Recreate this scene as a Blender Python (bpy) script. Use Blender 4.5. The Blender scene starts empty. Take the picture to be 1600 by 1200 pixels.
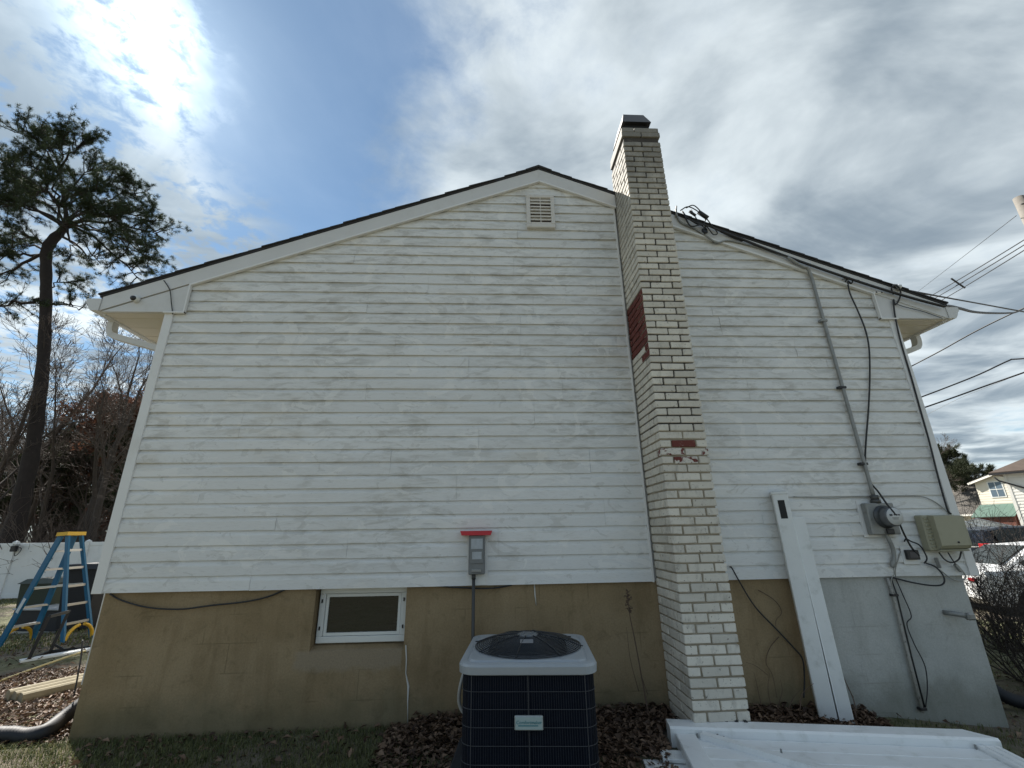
import bpy, math, random
import numpy as np
from mathutils import Vector, Matrix
sc = bpy.context.scene
COL = sc.collection
R_ = math.radians

# ------------------------------------------------------------------ camera
cam_d = bpy.data.cameras.new('camera'); cam = bpy.data.objects.new('camera', cam_d); COL.objects.link(cam)
cam_d.sensor_width = 36; cam_d.lens = 36*690/1600; cam_d.clip_start = .05; cam_d.clip_end = 3000
right = Vector((0.998822, -0.046377, -0.014272)); up = Vector((-0.001326, -0.320109, 0.947380)); fwd = Vector((0.048506, 0.946245, 0.319793))
M = Matrix((right, up, -fwd)).transposed().to_4x4(); M.translation = Vector((0.000000, -4.032566, 1.405549)); cam.matrix_world = M
sc.camera = cam

# ------------------------------------------------------------------ sky, sun, exposure
SUN = Vector((-.499, .489, .715)).normalized()          # direction towards the sun
sun_el = math.asin(SUN.z); sun_az = math.atan2(SUN.x, SUN.y)
world = bpy.data.worlds.new('World'); sc.world = world; world.use_nodes = True
wn, wl = world.node_tree.nodes, world.node_tree.links
wn.clear()
def nd(t, **k):
    n = wn.new(t)
    for a, v in k.items(): setattr(n, a, v)
    return n
def wmath(op, a, b=None, c=None, clamp=False):
    n = nd('ShaderNodeMath', operation=op, use_clamp=clamp)
    for i, v in enumerate((a, b, c)):
        if v is None: continue
        if isinstance(v, (int, float)): n.inputs[i].default_value = v
        else: wl.new(v, n.inputs[i])
    return n.outputs[0]
def wvm(op, a, b=None):
    n = nd('ShaderNodeVectorMath', operation=op)
    for i, v in enumerate((a, b)):
        if v is None: continue
        if isinstance(v, tuple): n.inputs[i].default_value = v
        else: wl.new(v, n.inputs[i])
    return n
def wmix(fac, a, b):
    n = nd('ShaderNodeMix', data_type='RGBA')
    for s, v in ((n.inputs[0], fac), (n.inputs[6], a), (n.inputs[7], b)):
        if isinstance(v, tuple): s.default_value = (*v, 1)
        elif isinstance(v, (int, float)): s.default_value = v
        else: wl.new(v, s)
    return n.outputs[2]
def wnoise(vec, scale, detail=6, rough=.55, dist=0):
    n = nd('ShaderNodeTexNoise'); wl.new(vec, n.inputs['Vector'])
    n.inputs['Scale'].default_value = scale; n.inputs['Detail'].default_value = detail
    n.inputs['Roughness'].default_value = rough; n.inputs['Distortion'].default_value = dist
    return n.outputs['Fac']
def wss(v, a, b):
    n = nd('ShaderNodeMapRange', interpolation_type='SMOOTHSTEP'); wl.new(v, n.inputs[0])
    n.inputs[1].default_value = a; n.inputs[2].default_value = b
    return n.outputs[0]
sky = nd('ShaderNodeTexSky', sky_type='NISHITA', sun_disc=False, sun_elevation=sun_el, sun_rotation=sun_az)
sky.air_density = 1.0; sky.dust_density = .15; sky.ozone_density = 1.6
tc = nd('ShaderNodeTexCoord')
dirn = wvm('NORMALIZE', tc.outputs['Generated']).outputs[0]
sx = nd('ShaderNodeSeparateXYZ'); wl.new(dirn, sx.inputs[0])
zc = wmath('ADD', wmath('MAXIMUM', sx.outputs[2], 0), .07)
px = wmath('DIVIDE', sx.outputs[0], zc); py = wmath('DIVIDE', sx.outputs[1], zc)    # where the ray meets the cloud layer
cb = nd('ShaderNodeCombineXYZ'); wl.new(px, cb.inputs[0]); wl.new(py, cb.inputs[1])
pl = cb.outputs[0]
# rotated, stretched copy for streaky stratus
mp = nd('ShaderNodeMapping'); wl.new(pl, mp.inputs[0]); mp.inputs['Rotation'].default_value = (0, 0, R_(40)); mp.inputs['Scale'].default_value = (.75, 1.25, 1)
big = wnoise(pl, 1.6, 5, .55, .3); fine = wnoise(pl, 7.0, 8, .62, .2); streak = wnoise(mp.outputs[0], 1.25, 8, .55, .6)
# stratus sheet east of a clear lane, broken altocumulus west of it
edge = wmath('ADD', wmath('ADD', px, wmath('MULTIPLY', py, .42)), -.06)
edge = wmath('ADD', edge, wmath('MULTIPLY', wmath('SUBTRACT', big, .5), .9))
edge = wmath('ADD', edge, wmath('MULTIPLY', wmath('SUBTRACT', fine, .5), .45))
sheet = wmath('MULTIPLY', wss(edge, -.06, .30), wss(wmath('ADD', streak, wmath('MULTIPLY', fine, .35)), .28, .66))
wedge = wmath('SUBTRACT', -.46, wmath('ADD', px, wmath('MULTIPLY', py, .12)))
wedge = wmath('ADD', wedge, wmath('MULTIPLY', wmath('SUBTRACT', big, .5), .8))
vor = wnoise(pl, 15.0, 5, .6, .3)
west = wmath('MULTIPLY', wss(wedge, -.04, .14), wss(wmath('ADD', wmath('MULTIPLY', fine, .55), wmath('MULTIPLY', vor, .6)), .47, .62))
cover = wmath('MAXIMUM', sheet, west)
haze = wss(sx.outputs[2], .30, .0)
cover = wmath('MAXIMUM', wmath('ADD', wmath('MULTIPLY', cover, .80), .14), wmath('MULTIPLY', haze, .55))
sd = nd('ShaderNodeVectorMath', operation='DOT_PRODUCT'); wl.new(dirn, sd.inputs[0]); sd.inputs[1].default_value = tuple(SUN)
cs = wmath('MAXIMUM', sd.outputs['Value'], 0)
glow = wmath('ADD', wmath('MULTIPLY', wmath('POWER', cs, 200), 4.0), wmath('MULTIPLY', wmath('POWER', cs, 12), .45))
shade = wss(wmath('ADD', wmath('MULTIPLY', streak, .7), wmath('MULTIPLY', big, .3)), .38, .60)
cbase = wmix(shade, (4.2, 4.6, 4.75), (1.35, 1.68, 1.98))
cl = nd('ShaderNodeVectorMath', operation='SCALE'); wl.new(cbase, cl.inputs[0]); wl.new(wmath('ADD', 1.0, wmath('MULTIPLY', glow, 1.0)), cl.inputs[3])
skyb = nd('ShaderNodeVectorMath', operation='MULTIPLY'); wl.new(sky.outputs[0], skyb.inputs[0]); skyb.inputs[1].default_value = (.45, .56, .58)
final = wmix(cover, skyb.outputs[0], cl.outputs[0])
bg = nd('ShaderNodeBackground'); wl.new(final, bg.inputs[0]); bg.inputs[1].default_value = .10
wo = nd('ShaderNodeOutputWorld'); wl.new(bg.outputs[0], wo.inputs[0])
sl = bpy.data.lights.new('sun', 'SUN'); sl.energy = 4.8; sl.angle = R_(.5); sl.color = (1, .95, .87)
so = bpy.data.objects.new('sun', sl); COL.objects.link(so); so.rotation_euler = (-SUN).to_track_quat('-Z', 'Y').to_euler(); so.location = (-20, 20, 30)
sc.view_settings.view_transform = 'Standard'; sc.view_settings.look = 'None'; sc.view_settings.exposure = 1.1; sc.view_settings.gamma = 1
sc.view_settings.use_curve_mapping = False

# ------------------------------------------------------------------ helpers
ORG = {}
def tag(o, label=None, cat=None, group=None, kind=None):
    for k, v in (('label', label), ('category', cat), ('group', group), ('kind', kind)):
        if v: o[k] = v
    return o
def empty(name, loc, label=None, cat=None, group=None):
    o = bpy.data.objects.new(name, None); COL.objects.link(o); o.location = loc; o.empty_display_size = .1
    ORG[o.name] = Vector(loc); return tag(o, label, cat, group)
class MB:
    def __init__(s): s.v = []; s.f = []; s.m = []; s.sm = []
    def add(s, verts, faces, mi=0, smooth=False):
        b = len(s.v); s.v += [tuple(v) for v in verts]
        for f in faces: s.f.append(tuple(i+b for i in f)); s.m.append(mi); s.sm.append(smooth)
        return s
    def box(s, lo, hi, mi=0, rz=0, piv=None, bev=0):
        (x0, y0, z0), (x1, y1, z1) = lo, hi
        if bev:
            c = Vector(((x0+x1)/2, (y0+y1)/2, (z0+z1)/2)); h = Vector(((x1-x0)/2, (y1-y0)/2, (z1-z0)/2)); P = []
            idx = {}
            for a in (-1, 1):
                for b in (-1, 1):
                    for d in (-1, 1):
                        for k in range(3):
                            q = [a*(h.x-bev), b*(h.y-bev), d*(h.z-bev)]; sg = (a, b, d); q[k] = sg[k]*h[k]
                            idx[(a, b, d, k)] = len(P); P.append(c+Vector(q))
            F = []
            for k in range(3):
                o1, o2 = [(1, 2), (2, 0), (0, 1)][k]
                for sgn in (-1, 1):
                    q = []
                    for (u, w) in ((-1, -1), (1, -1), (1, 1), (-1, 1)):
                        t = [0, 0, 0]; t[k] = sgn; t[o1] = u; t[o2] = w; q.append(idx[(*t, k)])
                    F.append(q if sgn > 0 else q[::-1])
                for u in (-1, 1):           # edges along axis k
                    for w in (-1, 1):
                        t0 = [0, 0, 0]; t1 = [0, 0, 0]; t0[k] = -1; t1[k] = 1
                        for t in (t0, t1): t[o1] = u; t[o2] = w
                        q = [idx[(*t0, o1)], idx[(*t1, o1)], idx[(*t1, o2)], idx[(*t0, o2)]]
                        F.append(q if u*w < 0 else q[::-1])
            for a in (-1, 1):
                for b in (-1, 1):
                    for d in (-1, 1):
                        q = [idx[(a, b, d, 0)], idx[(a, b, d, 1)], idx[(a, b, d, 2)]]; F.append(q if a*b*d > 0 else q[::-1])
        else:
            P = [Vector(q) for q in ((x0, y0, z0), (x1, y0, z0), (x1, y1, z0), (x0, y1, z0), (x0, y0, z1), (x1, y0, z1), (x1, y1, z1), (x0, y1, z1))]
            F = [(0, 3, 2, 1), (4, 5, 6, 7), (0, 1, 5, 4), (1, 2, 6, 5), (2, 3, 7, 6), (3, 0, 4, 7)]
        if rz:
            pv = Vector(piv) if piv else Vector(((x0+x1)/2, (y0+y1)/2, 0)); Rm = Matrix.Rotation(rz, 3, 'Z'); P = [Rm @ (p-pv)+pv for p in P]
        return s.add(P, F, mi)
    def bar(s, a, b, w, h, mi=0, upv=(0, 0, 1)):
        a, b = Vector(a), Vector(b); d = (b-a).normalized(); sd_ = d.cross(Vector(upv))
        if sd_.length < 1e-4: sd_ = d.cross(Vector((1, 0, 0)))
        sd_.normalize(); u = sd_.cross(d).normalized(); P = []
        for p in (a, b):
            for (i, j) in ((-1, -1), (1, -1), (1, 1), (-1, 1)): P.append(p+sd_*i*w/2+u*j*h/2)
        return s.add(P, [(0, 1, 2, 3), (7, 6, 5, 4), (0, 4, 5, 1), (1, 5, 6, 2), (2, 6, 7, 3), (3, 7, 4, 0)], mi)
    def tube(s, pts, r, n=8, mi=0, cap=True, smooth=True):
        pts = [Vector(p) for p in pts]; rr = r if isinstance(r, (list, tuple)) else [r]*len(pts); P = []; F = []
        pu = None
        for i, p in enumerate(pts):
            d = (pts[min(i+1, len(pts)-1)]-pts[max(i-1, 0)])
            if d.length < 1e-9: d = Vector((0, 0, 1))
            d.normalize()
            if pu is None: pu = d.orthogonal().normalized()
            else:
                pu = pu-d*pu.dot(d)
                pu = pu.normalized() if pu.length > 1e-6 else d.orthogonal().normalized()
            w = d.cross(pu)
            for k in range(n): a = 2*math.pi*k/n; P.append(p+(pu*math.cos(a)+w*math.sin(a))*rr[i])
        for i in range(len(pts)-1):
            for k in range(n): F.append((i*n+k, i*n+(k+1) % n, (i+1)*n+(k+1) % n, (i+1)*n+k))
        s.add(P, F, mi, smooth)
        if cap: b = len(s.v)-len(P); s.f += [tuple(range(b+n-1, b-1, -1)), tuple(range(b+(len(pts)-1)*n, b+len(pts)*n))]; s.m += [mi]*2; s.sm += [False]*2
        return s
    def prism(s, poly, ext, mi=0):
        """closed 3-D polygon pushed along ext"""
        n = len(poly); e = Vector(ext); A = [Vector(p) for p in poly]; B = [p+e for p in A]
        return s.add(A+B, [tuple(range(n-1, -1, -1)), tuple(range(n, 2*n))]+[(i, (i+1) % n, n+(i+1) % n, n+i) for i in range(n)], mi)
    def lathe(s, prof, c, axis=(0, 0, 1), n=24, mi=0, smooth=True):
        ax = Vector(axis).normalized(); u = ax.orthogonal().normalized(); w = ax.cross(u); c = Vector(c); P = []; F = []
        for (r, h) in prof:
            for k in range(n): a = 2*math.pi*k/n; P.append(c+ax*h+(u*math.cos(a)+w*math.sin(a))*r)
        for i in range(len(prof)-1):
            for k in range(n): F.append((i*n+k, i*n+(k+1) % n, (i+1)*n+(k+1) % n, (i+1)*n+k))
        return s.add(P, F, mi, smooth)
    def mesh(s, name, mats, org=Vector((0, 0, 0)), fix=True):
        me = bpy.data.meshes.new(name); me.from_pydata([tuple(Vector(v)-org) for v in s.v], [], s.f)
        for m in (mats if isinstance(mats, (list, tuple)) else [mats]): me.materials.append(m)
        me.polygons.foreach_set('material_index', s.m); me.polygons.foreach_set('use_smooth', s.sm)
        if fix:
            import bmesh
            bm = bmesh.new(); bm.from_mesh(me); bmesh.ops.recalc_face_normals(bm, faces=bm.faces); bm.to_mesh(me); bm.free()
        me.update(); return me
    def build(s, name, mats, parent=None, label=None, cat=None, group=None, kind=None, fix=True):
        org = ORG[parent.name] if parent else Vector((0, 0, 0))
        if parent is None and s.v:
            a = np.array(s.v); org = Vector(((a[:, 0].min()+a[:, 0].max())/2, (a[:, 1].min()+a[:, 1].max())/2, a[:, 2].min()))
        o = bpy.data.objects.new(name, s.mesh(name, mats, org, fix)); COL.objects.link(o)
        if parent: o.parent = parent
        else: o.location = org
        ORG[o.name] = org
        return tag(o, label, cat, group, kind)
def rawmesh(name, verts, faces, mats, mi=None, smooth=False):
    """fast numpy mesh: verts (n,3), faces (m,3|4)"""
    me = bpy.data.meshes.new(name); v = np.asarray(verts, np.float32); f = np.asarray(faces, np.int32); k = f.shape[1]
    me.vertices.add(len(v)); me.vertices.foreach_set('co', v.ravel()); me.loops.add(f.size); me.loops.foreach_set('vertex_index', f.ravel())
    me.polygons.add(len(f)); me.polygons.foreach_set('loop_start', np.arange(0, f.size, k, dtype=np.int32))
    for m in (mats if isinstance(mats, (list, tuple)) else [mats]): me.materials.append(m)
    if mi is not None: me.polygons.foreach_set('material_index', np.asarray(mi, np.int32))
    if smooth: me.polygons.foreach_set('use_smooth', np.ones(len(f), bool))
    me.update(calc_edges=True); me.validate(); return me
def link(name, me, parent=None, loc=(0, 0, 0)):
    o = bpy.data.objects.new(name, me); COL.objects.link(o); o.parent = parent; o.location = loc
    ORG[o.name] = (ORG[parent.name] if parent else Vector((0, 0, 0)))+Vector(loc); return o
def copy_tree(o, parent=None):
    c = o.copy(); COL.objects.link(c); c.parent = parent
    for ch in list(o.children): copy_tree(ch, c)
    return c
def cat_rom(pts, n=8):
    P = [Vector(p) for p in pts]; P = [P[0]*2-P[1]]+P+[P[-1]*2-P[-2]]; out = []
    for i in range(1, len(P)-2):
        for k in range(n):
            t = k/n; a, b, c, d = P[i-1], P[i], P[i+1], P[i+2]
            out.append(.5*((2*b)+(c-a)*t+(2*a-5*b+4*c-d)*t*t+(3*b-a-3*c+d)*t**3))
    return out+[P[-2]]
def ss(a, b, v): t = min(1, max(0, (v-a)/(b-a))); return t*t*(3-2*t)
def ground_z(x, y):
    dx = max(-3.1-x, 0, x-4.2); dy = max(-y, 0, y-13); d = math.hypot(dx, dy)
    n = float(np.interp(x, [-3.1, -1, 1.2, 3.2, 4.2], [0, .02, .04, -.03, -.137])); s = ss(.8, 11, d); return n*(1-s)-.45*s

# ------------------------------------------------------------------ materials
class NT:
    def __init__(s, name):
        s.m = bpy.data.materials.new(name); s.m.use_nodes = True; s.n = s.m.node_tree.nodes; s.l = s.m.node_tree.links
        s.p = s.n['Principled BSDF']; s.tc = s.n.new('ShaderNodeTexCoord'); s.geo = s.n.new('ShaderNodeNewGeometry')
    def inp(s, sock, v):
        if isinstance(v, (tuple, list)): sock.default_value = (*v, 1) if len(v) == 3 and len(sock.default_value) == 4 else v
        elif isinstance(v, (int, float)): sock.default_value = v
        else: s.l.new(v, sock)
    def pos(s, scale=(1, 1, 1), rot=(0, 0, 0)):
        m = s.n.new('ShaderNodeMapping'); s.l.new(s.geo.outputs['Position'], m.inputs[0]); m.inputs['Scale'].default_value = scale; m.inputs['Rotation'].default_value = rot; return m.outputs[0]
    def noise(s, vec, sc_, det=4, rough=.55, dist=0):
        n = s.n.new('ShaderNodeTexNoise'); s.l.new(vec, n.inputs['Vector']); n.inputs['Scale'].default_value = sc_; n.inputs['Detail'].default_value = det
        n.inputs['Roughness'].default_value = rough; n.inputs['Distortion'].default_value = dist; return n.outputs['Fac']
    def ramp(s, v, a, b):
        n = s.n.new('ShaderNodeMapRange'); n.interpolation_type = 'SMOOTHSTEP'; s.l.new(v, n.inputs[0]); n.inputs[1].default_value = a; n.inputs[2].default_value = b; return n.outputs[0]
    def math(s, op, a, b=0, clamp=False):
        n = s.n.new('ShaderNodeMath'); n.operation = op; n.use_clamp = clamp; s.inp(n.inputs[0], a); s.inp(n.inputs[1], b); return n.outputs[0]
    def mix(s, f, a, b, mode='MIX'):
        n = s.n.new('ShaderNodeMix'); n.data_type = 'RGBA'; n.blend_type = mode; s.inp(n.inputs[0], f); s.inp(n.inputs[6], a); s.inp(n.inputs[7], b); return n.outputs[2]
    def rnd(s): return s.n.new('ShaderNodeObjectInfo').outputs['Random']
    def island(s): return s.geo.outputs['Random Per Island']
    def val(s, col, f, lo, hi):
        n = s.n.new('ShaderNodeHueSaturation'); s.inp(n.inputs['Color'], col); r = s.n.new('ShaderNodeMapRange'); s.inp(r.inputs[0], f); r.inputs[3].default_value = lo; r.inputs[4].default_value = hi; s.l.new(r.outputs[0], n.inputs['Value']); return n.outputs[0]
    def sep(s):
        n = s.n.new('ShaderNodeSeparateXYZ'); s.l.new(s.geo.outputs['Position'], n.inputs[0]); return n.outputs
    def bump(s, h, st=.3, dist=.01):
        n = s.n.new('ShaderNodeBump'); s.l.new(h, n.inputs['Height']); n.inputs['Strength'].default_value = st; n.inputs['Distance'].default_value = dist; s.l.new(n.outputs[0], s.p.inputs['Normal'])
    def done(s, col, rough=.6, metal=0, spec=.5, **k):
        s.inp(s.p.inputs['Base Color'], col); s.inp(s.p.inputs['Roughness'], rough); s.p.inputs['Metallic'].default_value = metal; s.p.inputs['Specular IOR Level'].default_value = spec
        for a, v in k.items(): s.inp(s.p.inputs[a.replace('_', ' ')], v)
        return s.m
def plain(name, col, rough=.55, metal=0, var=.12, sc_=6, bmp=0, bsc=60, spec=.5, dirt=None):
    t = NT(name); q = t.pos(); c = t.val(col, t.noise(q, sc_, 5), 1-var, 1+var)
    if dirt: c = t.mix(t.math('MULTIPLY', t.ramp(t.noise(q, sc_*1.7, 6, .65), .5, .75), dirt[1]), c, dirt[0])
    if bmp: t.bump(t.noise(q, bsc, 3), bmp, .004)
    return t.done(c, rough, metal, spec)

def m_siding():
    t = NT('vinyl_siding'); q = t.pos((1, 1, 1)); st = t.pos((1.2, 1, 9))
    X, Y, Z = t.sep()
    base = t.val((.705, .71, .695), t.rnd(), .96, 1.03)
    mild = t.math('MULTIPLY', t.ramp(t.noise(t.pos((1.2, 1, 5)), 3.0, 8, .68, .6), .44, .66), t.ramp(t.math('ADD', t.noise(q, 1.0, 3, .5, .5), t.math('MULTIPLY', Z, .06)), .55, .74))
    c = t.mix(t.math('MULTIPLY', mild, .68), base, (.43, .42, .385))
    fineg = t.math('MULTIPLY', t.ramp(t.noise(t.pos((2, 1, 12)), 8, 7, .72), .48, .80), .48)
    c = t.mix(fineg, c, (.43, .42, .39))
    brush = t.math('MULTIPLY', t.ramp(t.noise(t.pos((1, 1, 2.4), (0, .7, 0)), 4.5, 6, .65, 1.2), .56, .66), t.ramp(t.noise(q, 1.3, 3), .45, .6))
    c = t.mix(t.math('MULTIPLY', brush, .32), c, (.48, .475, .45))
    wipe = t.math('MULTIPLY', t.ramp(t.noise(t.pos((1, 1, 1.6), (0, .5, 0)), 2.3, 5, .6, 1.4), .575, .59), .6)
    c = t.mix(wipe, c, (.77, .765, .735))
    edge = t.math('MULTIPLY', t.ramp(t.noise(t.pos((1, 1, 2.2), (0, -.3, 0)), 3.4, 6, .62, 1.6), .585, .61), .34)
    c = t.mix(edge, c, (.43, .42, .385))
    scr = t.noise(t.pos((1, 1, 3.2), (0, .35, 0)), 14, 5, .6, 1.0); sc2 = t.math('MULTIPLY', t.ramp(t.math('ABSOLUTE', t.math('SUBTRACT', scr, .5)), .006, .0), t.ramp(t.noise(q, 2.6, 3), .58, .64))
    c = t.mix(t.math('MULTIPLY', sc2, .26), c, (.30, .29, .27))
    warm = t.math('MULTIPLY', t.ramp(t.noise(t.pos((.6, 1, 2)), 2.1, 5, .6), .52, .74), .20)
    c = t.mix(warm, c, (.58, .49, .34))
    spk = t.math('MULTIPLY', t.ramp(t.noise(q, 55, 2, .5), .74, .79), .6)
    c = t.mix(spk, c, (.22, .2, .16))
    t.bump(t.math('ADD', t.noise(t.pos((2, 1, 40)), 6, 4), t.math('MULTIPLY', t.noise(q, 3, 2), 2.0)), .14, .012)
    return t.done(c, .48, spec=.35)
SIDING = m_siding()
wx0, wx1, wz0 = -1.425, -.690, .570          # basement window opening
TRIM = plain('white_aluminium_trim', (.60, .60, .59), .42, var=.06, sc_=3, dirt=((.42, .40, .35), .25))
TRIMW = plain('white_corner_vinyl', (.715, .715, .70), .42, var=.04, sc_=2, dirt=((.5, .48, .43), .3))
SOFF = plain('cream_soffit', (.63, .59, .51), .5, var=.05)
def m_found(name, a, b, c3, d):
    t = NT(name); q = t.pos(); X, Y, Z = t.sep()
    c = t.mix(t.ramp(t.noise(q, 1.1, 6, .6, .5), .35, .65), a, b)
    c = t.mix(t.math('MULTIPLY', t.ramp(t.noise(t.pos((2.2, 1, .5)), 2.4, 6, .65, .3), .46, .72), .5), c, c3)
    c = t.mix(t.math('MULTIPLY', t.ramp(t.noise(q, 9, 7, .7, .6), .52, .72), .35), c, d)
    blk = t.n.new('ShaderNodeTexBrick'); m = t.n.new('ShaderNodeMapping'); t.l.new(t.geo.outputs['Position'], m.inputs[0]); m.inputs['Rotation'].default_value = (R_(90), 0, 0)
    t.l.new(m.outputs[0], blk.inputs[0]); blk.inputs['Scale'].default_value = 1; blk.inputs['Brick Width'].default_value = .41; blk.inputs['Row Height'].default_value = .205; blk.inputs['Mortar Size'].default_value = .006; blk.inputs['Mortar Smooth'].default_value = .8
    jf = t.math('MULTIPLY', blk.outputs['Fac'], t.ramp(t.noise(q, 2.7, 4), .50, .66))
    c = t.mix(t.math('MULTIPLY', jf, .38), c, d)
    px0 = t.ramp(t.math('ADD', X, t.math('MULTIPLY', t.noise(q, 14, 5), .10)), wx0-.09, wx0-.03); px1 = t.ramp(X, wx1-.004, wx1-.02)
    pz0 = t.ramp(t.math('ADD', Z, t.math('MULTIPLY', t.noise(q, 11, 5, .6), .12)), .44, .50); pz1 = t.ramp(Z, .56, .53)
    pm = t.math('MULTIPLY', t.math('MULTIPLY', px0, px1), t.math('MULTIPLY', pz0, pz1))
    c = t.mix(t.math('MULTIPLY', pm, .75), c, (.30, .245, .175))
    c = t.val(c, t.noise(q, 75, 4, .7), .72, 1.28)
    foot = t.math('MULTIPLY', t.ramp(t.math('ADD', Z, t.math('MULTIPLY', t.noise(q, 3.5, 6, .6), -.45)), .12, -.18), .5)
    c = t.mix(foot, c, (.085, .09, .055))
    t.bump(t.math('ADD', t.noise(q, 55, 6, .7), t.math('MULTIPLY', t.noise(q, 5, 4), 3)), .35, .006)
    return t.done(c, .93, spec=.15)
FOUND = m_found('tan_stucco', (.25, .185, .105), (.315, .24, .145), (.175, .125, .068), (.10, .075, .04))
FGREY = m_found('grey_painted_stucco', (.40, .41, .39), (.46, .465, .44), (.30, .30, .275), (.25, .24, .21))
CONC = plain('bare_cement_patch', (.27, .22, .155), .92, var=.35, sc_=7, bmp=.6, dirt=((.20, .15, .09), .7))
SHING = plain('black_asphalt_shingle', (.035, .035, .038), .9, var=.3, sc_=30, bmp=.5, bsc=200)
gt_ = NT('dark_window_glass'); gt_.bump(gt_.noise(gt_.pos((1, 1, 5)), 9, 3), .12, .01); GLASS = gt_.done(gt_.mix(gt_.ramp(gt_.noise(gt_.pos((1.2, 1, 7)), 5, 5, .6), .45, .7), (.010, .014, .012), (.016, .019, .017)), .07, spec=.45)
WVINYL = plain('white_window_vinyl', (.68, .69, .66), .4, var=.05)
BLACKM = plain('black_metal', (.018, .018, .02), .45, var=.2)
BLACKR = plain('black_cable_rubber', (.02, .02, .022), .55, var=.2)
GALV = plain('weathered_grey_metal', (.27, .275, .265), .5, .35, var=.2, sc_=14, dirt=((.13, .12, .10), .5))
GREYC = plain('grey_cable', (.32, .315, .29), .6, var=.1)
# ---- ground
def m_ground():
    t = NT('lawn_soil'); q = t.pos(); X, Y, Z = t.sep()
    soil = t.mix(t.ramp(t.noise(q, 5, 8, .7), .35, .65), (.12, .10, .08), (.21, .18, .145))
    grass = t.mix(t.ramp(t.noise(q, 9, 6, .7), .3, .7), (.085, .095, .05), (.21, .20, .13))
    c = t.mix(t.ramp(t.noise(q, .55, 5, .6, .4), .42, .56), soil, grass)
    c = t.mix(t.math('MULTIPLY', t.ramp(t.noise(q, 40, 3, .6), .6, .72), .55), c, (.24, .18, .11))
    t.bump(t.math('ADD', t.noise(q, 30, 8, .75), t.math('MULTIPLY', t.noise(q, 4, 5), 3)), .8, .03)
    return t.done(c, .95, spec=.1)
GROUND = m_ground()
def make_ground():
    def axis(lo, hi, st):
        a = [lo]; s = st
        while a[-1] > -700: s *= 1.35; a.append(a[-1]-s)
        b = [hi]; s = st
        while b[-1] < 700: s *= 1.35; b.append(b[-1]+s)
        return np.array(sorted(a[1:])+list(np.arange(lo, hi+.001, st))+b[1:])
    xs = axis(-16, 16, .16); ys = axis(-8, 18, .16); rng = random.Random(4)
    V = []
    for y in ys:
        for x in xs: V.append((x, y, ground_z(x, y)+.012*math.sin(x*3.1+y*1.7)*math.sin(y*2.3-x)+rng.uniform(-.006, .006)))
    nx, ny = len(xs), len(ys); i = np.arange((ny-1)*nx).reshape(ny-1, nx)[:, :-1].ravel()
    F = np.stack([i, i+1, i+nx+1, i+nx], 1)
    tag(link('ground', rawmesh('ground', V, F, GROUND, smooth=True)), kind='structure')
make_ground()

# ------------------------------------------------------------------ the house
XL, XR, RX = -3.167, 4.277, .545
ZB, EXPO = 1.0, .1143
AP, SL = 5.188, .3942                       # lower edge of the rake trim at the ridge, and the roof slope
house = empty('house', (RX, 0, 0), 'white vinyl sided house gable wall above a tan stucco foundation', 'house')
DEP = 11.5
m = MB(); m.prism([(XL+.03, .02, ZB), (XR-.03, .02, ZB), (XR-.03, .02, 3.5), (RX, .02, AP+.1), (XL+.03, .02, 3.5)], (0, DEP, 0)); m.build('wall_core', SIDING, house)
# foundation with the window recess left open
m = MB(); FL, FR, FS = XL+.08, XR-.12, 2.80; fy = .012
gz = -.5
m.box((FL, fy, gz), (wx0, .25, ZB-.002)); m.box((wx0, fy, gz), (wx1, .25, wz0-.03)); m.box((wx1, fy, gz), (FS, .25, ZB-.002))
m.prism([(wx0, fy, wz0-.03), (wx0, .14, wz0-.03), (wx0, .14, wz0+.012)], (wx1-wx0, 0, 0))
m.box((wx0, .14, wz0-.03), (wx1, .25, ZB-.002)); m.box((FL, .25, gz), (FL+.2, DEP, ZB-.002))
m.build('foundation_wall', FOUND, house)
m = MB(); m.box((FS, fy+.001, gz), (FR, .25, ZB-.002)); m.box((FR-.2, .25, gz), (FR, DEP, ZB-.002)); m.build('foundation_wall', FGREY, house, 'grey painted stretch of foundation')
rng = random.Random(7)
def blob(cx, cz, rx, rz, y, seed, n=26):
    r = random.Random(seed); return [(cx+rx*math.cos(a)*(1+.18*r.uniform(-1, 1)), y, cz+rz*math.sin(a)*(1+.18*r.uniform(-1, 1))) for a in [2*math.pi*k/n for k in range(n)]]
rp = random.Random(12); pts_ = [(wx0-.11+(wx1-wx0+.10)*i/22, .0075, .532+.006*rp.uniform(-1, 1)) for i in range(23)]+[(wx1-.014-(wx1-wx0+.10)*i/22, .0075, .425+.03*math.sin(i*.7)+.022*rp.uniform(-1, 1)) for i in range(23)]

m = MB(); m.tube([(-0.673,0.010,0.570), (-0.662,0.010,0.472), (-0.661,0.010,0.376), (-0.636,0.010,0.289), (-0.635,0.010,0.191), (-0.626,0.010,0.046)], [.004, .005, .0035, .009, .005, .003], 6); m.build('caulk_bead', plain('white_caulk', (.6, .59, .55), .7), house)
m = MB(); m.tube([(0.370,0.010,1.000), (0.373,0.010,0.912), (0.381,0.010,0.834)], [.004, .006, .003], 5); m.build('caulk_bead', bpy.data.materials['white_caulk'], house)

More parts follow.
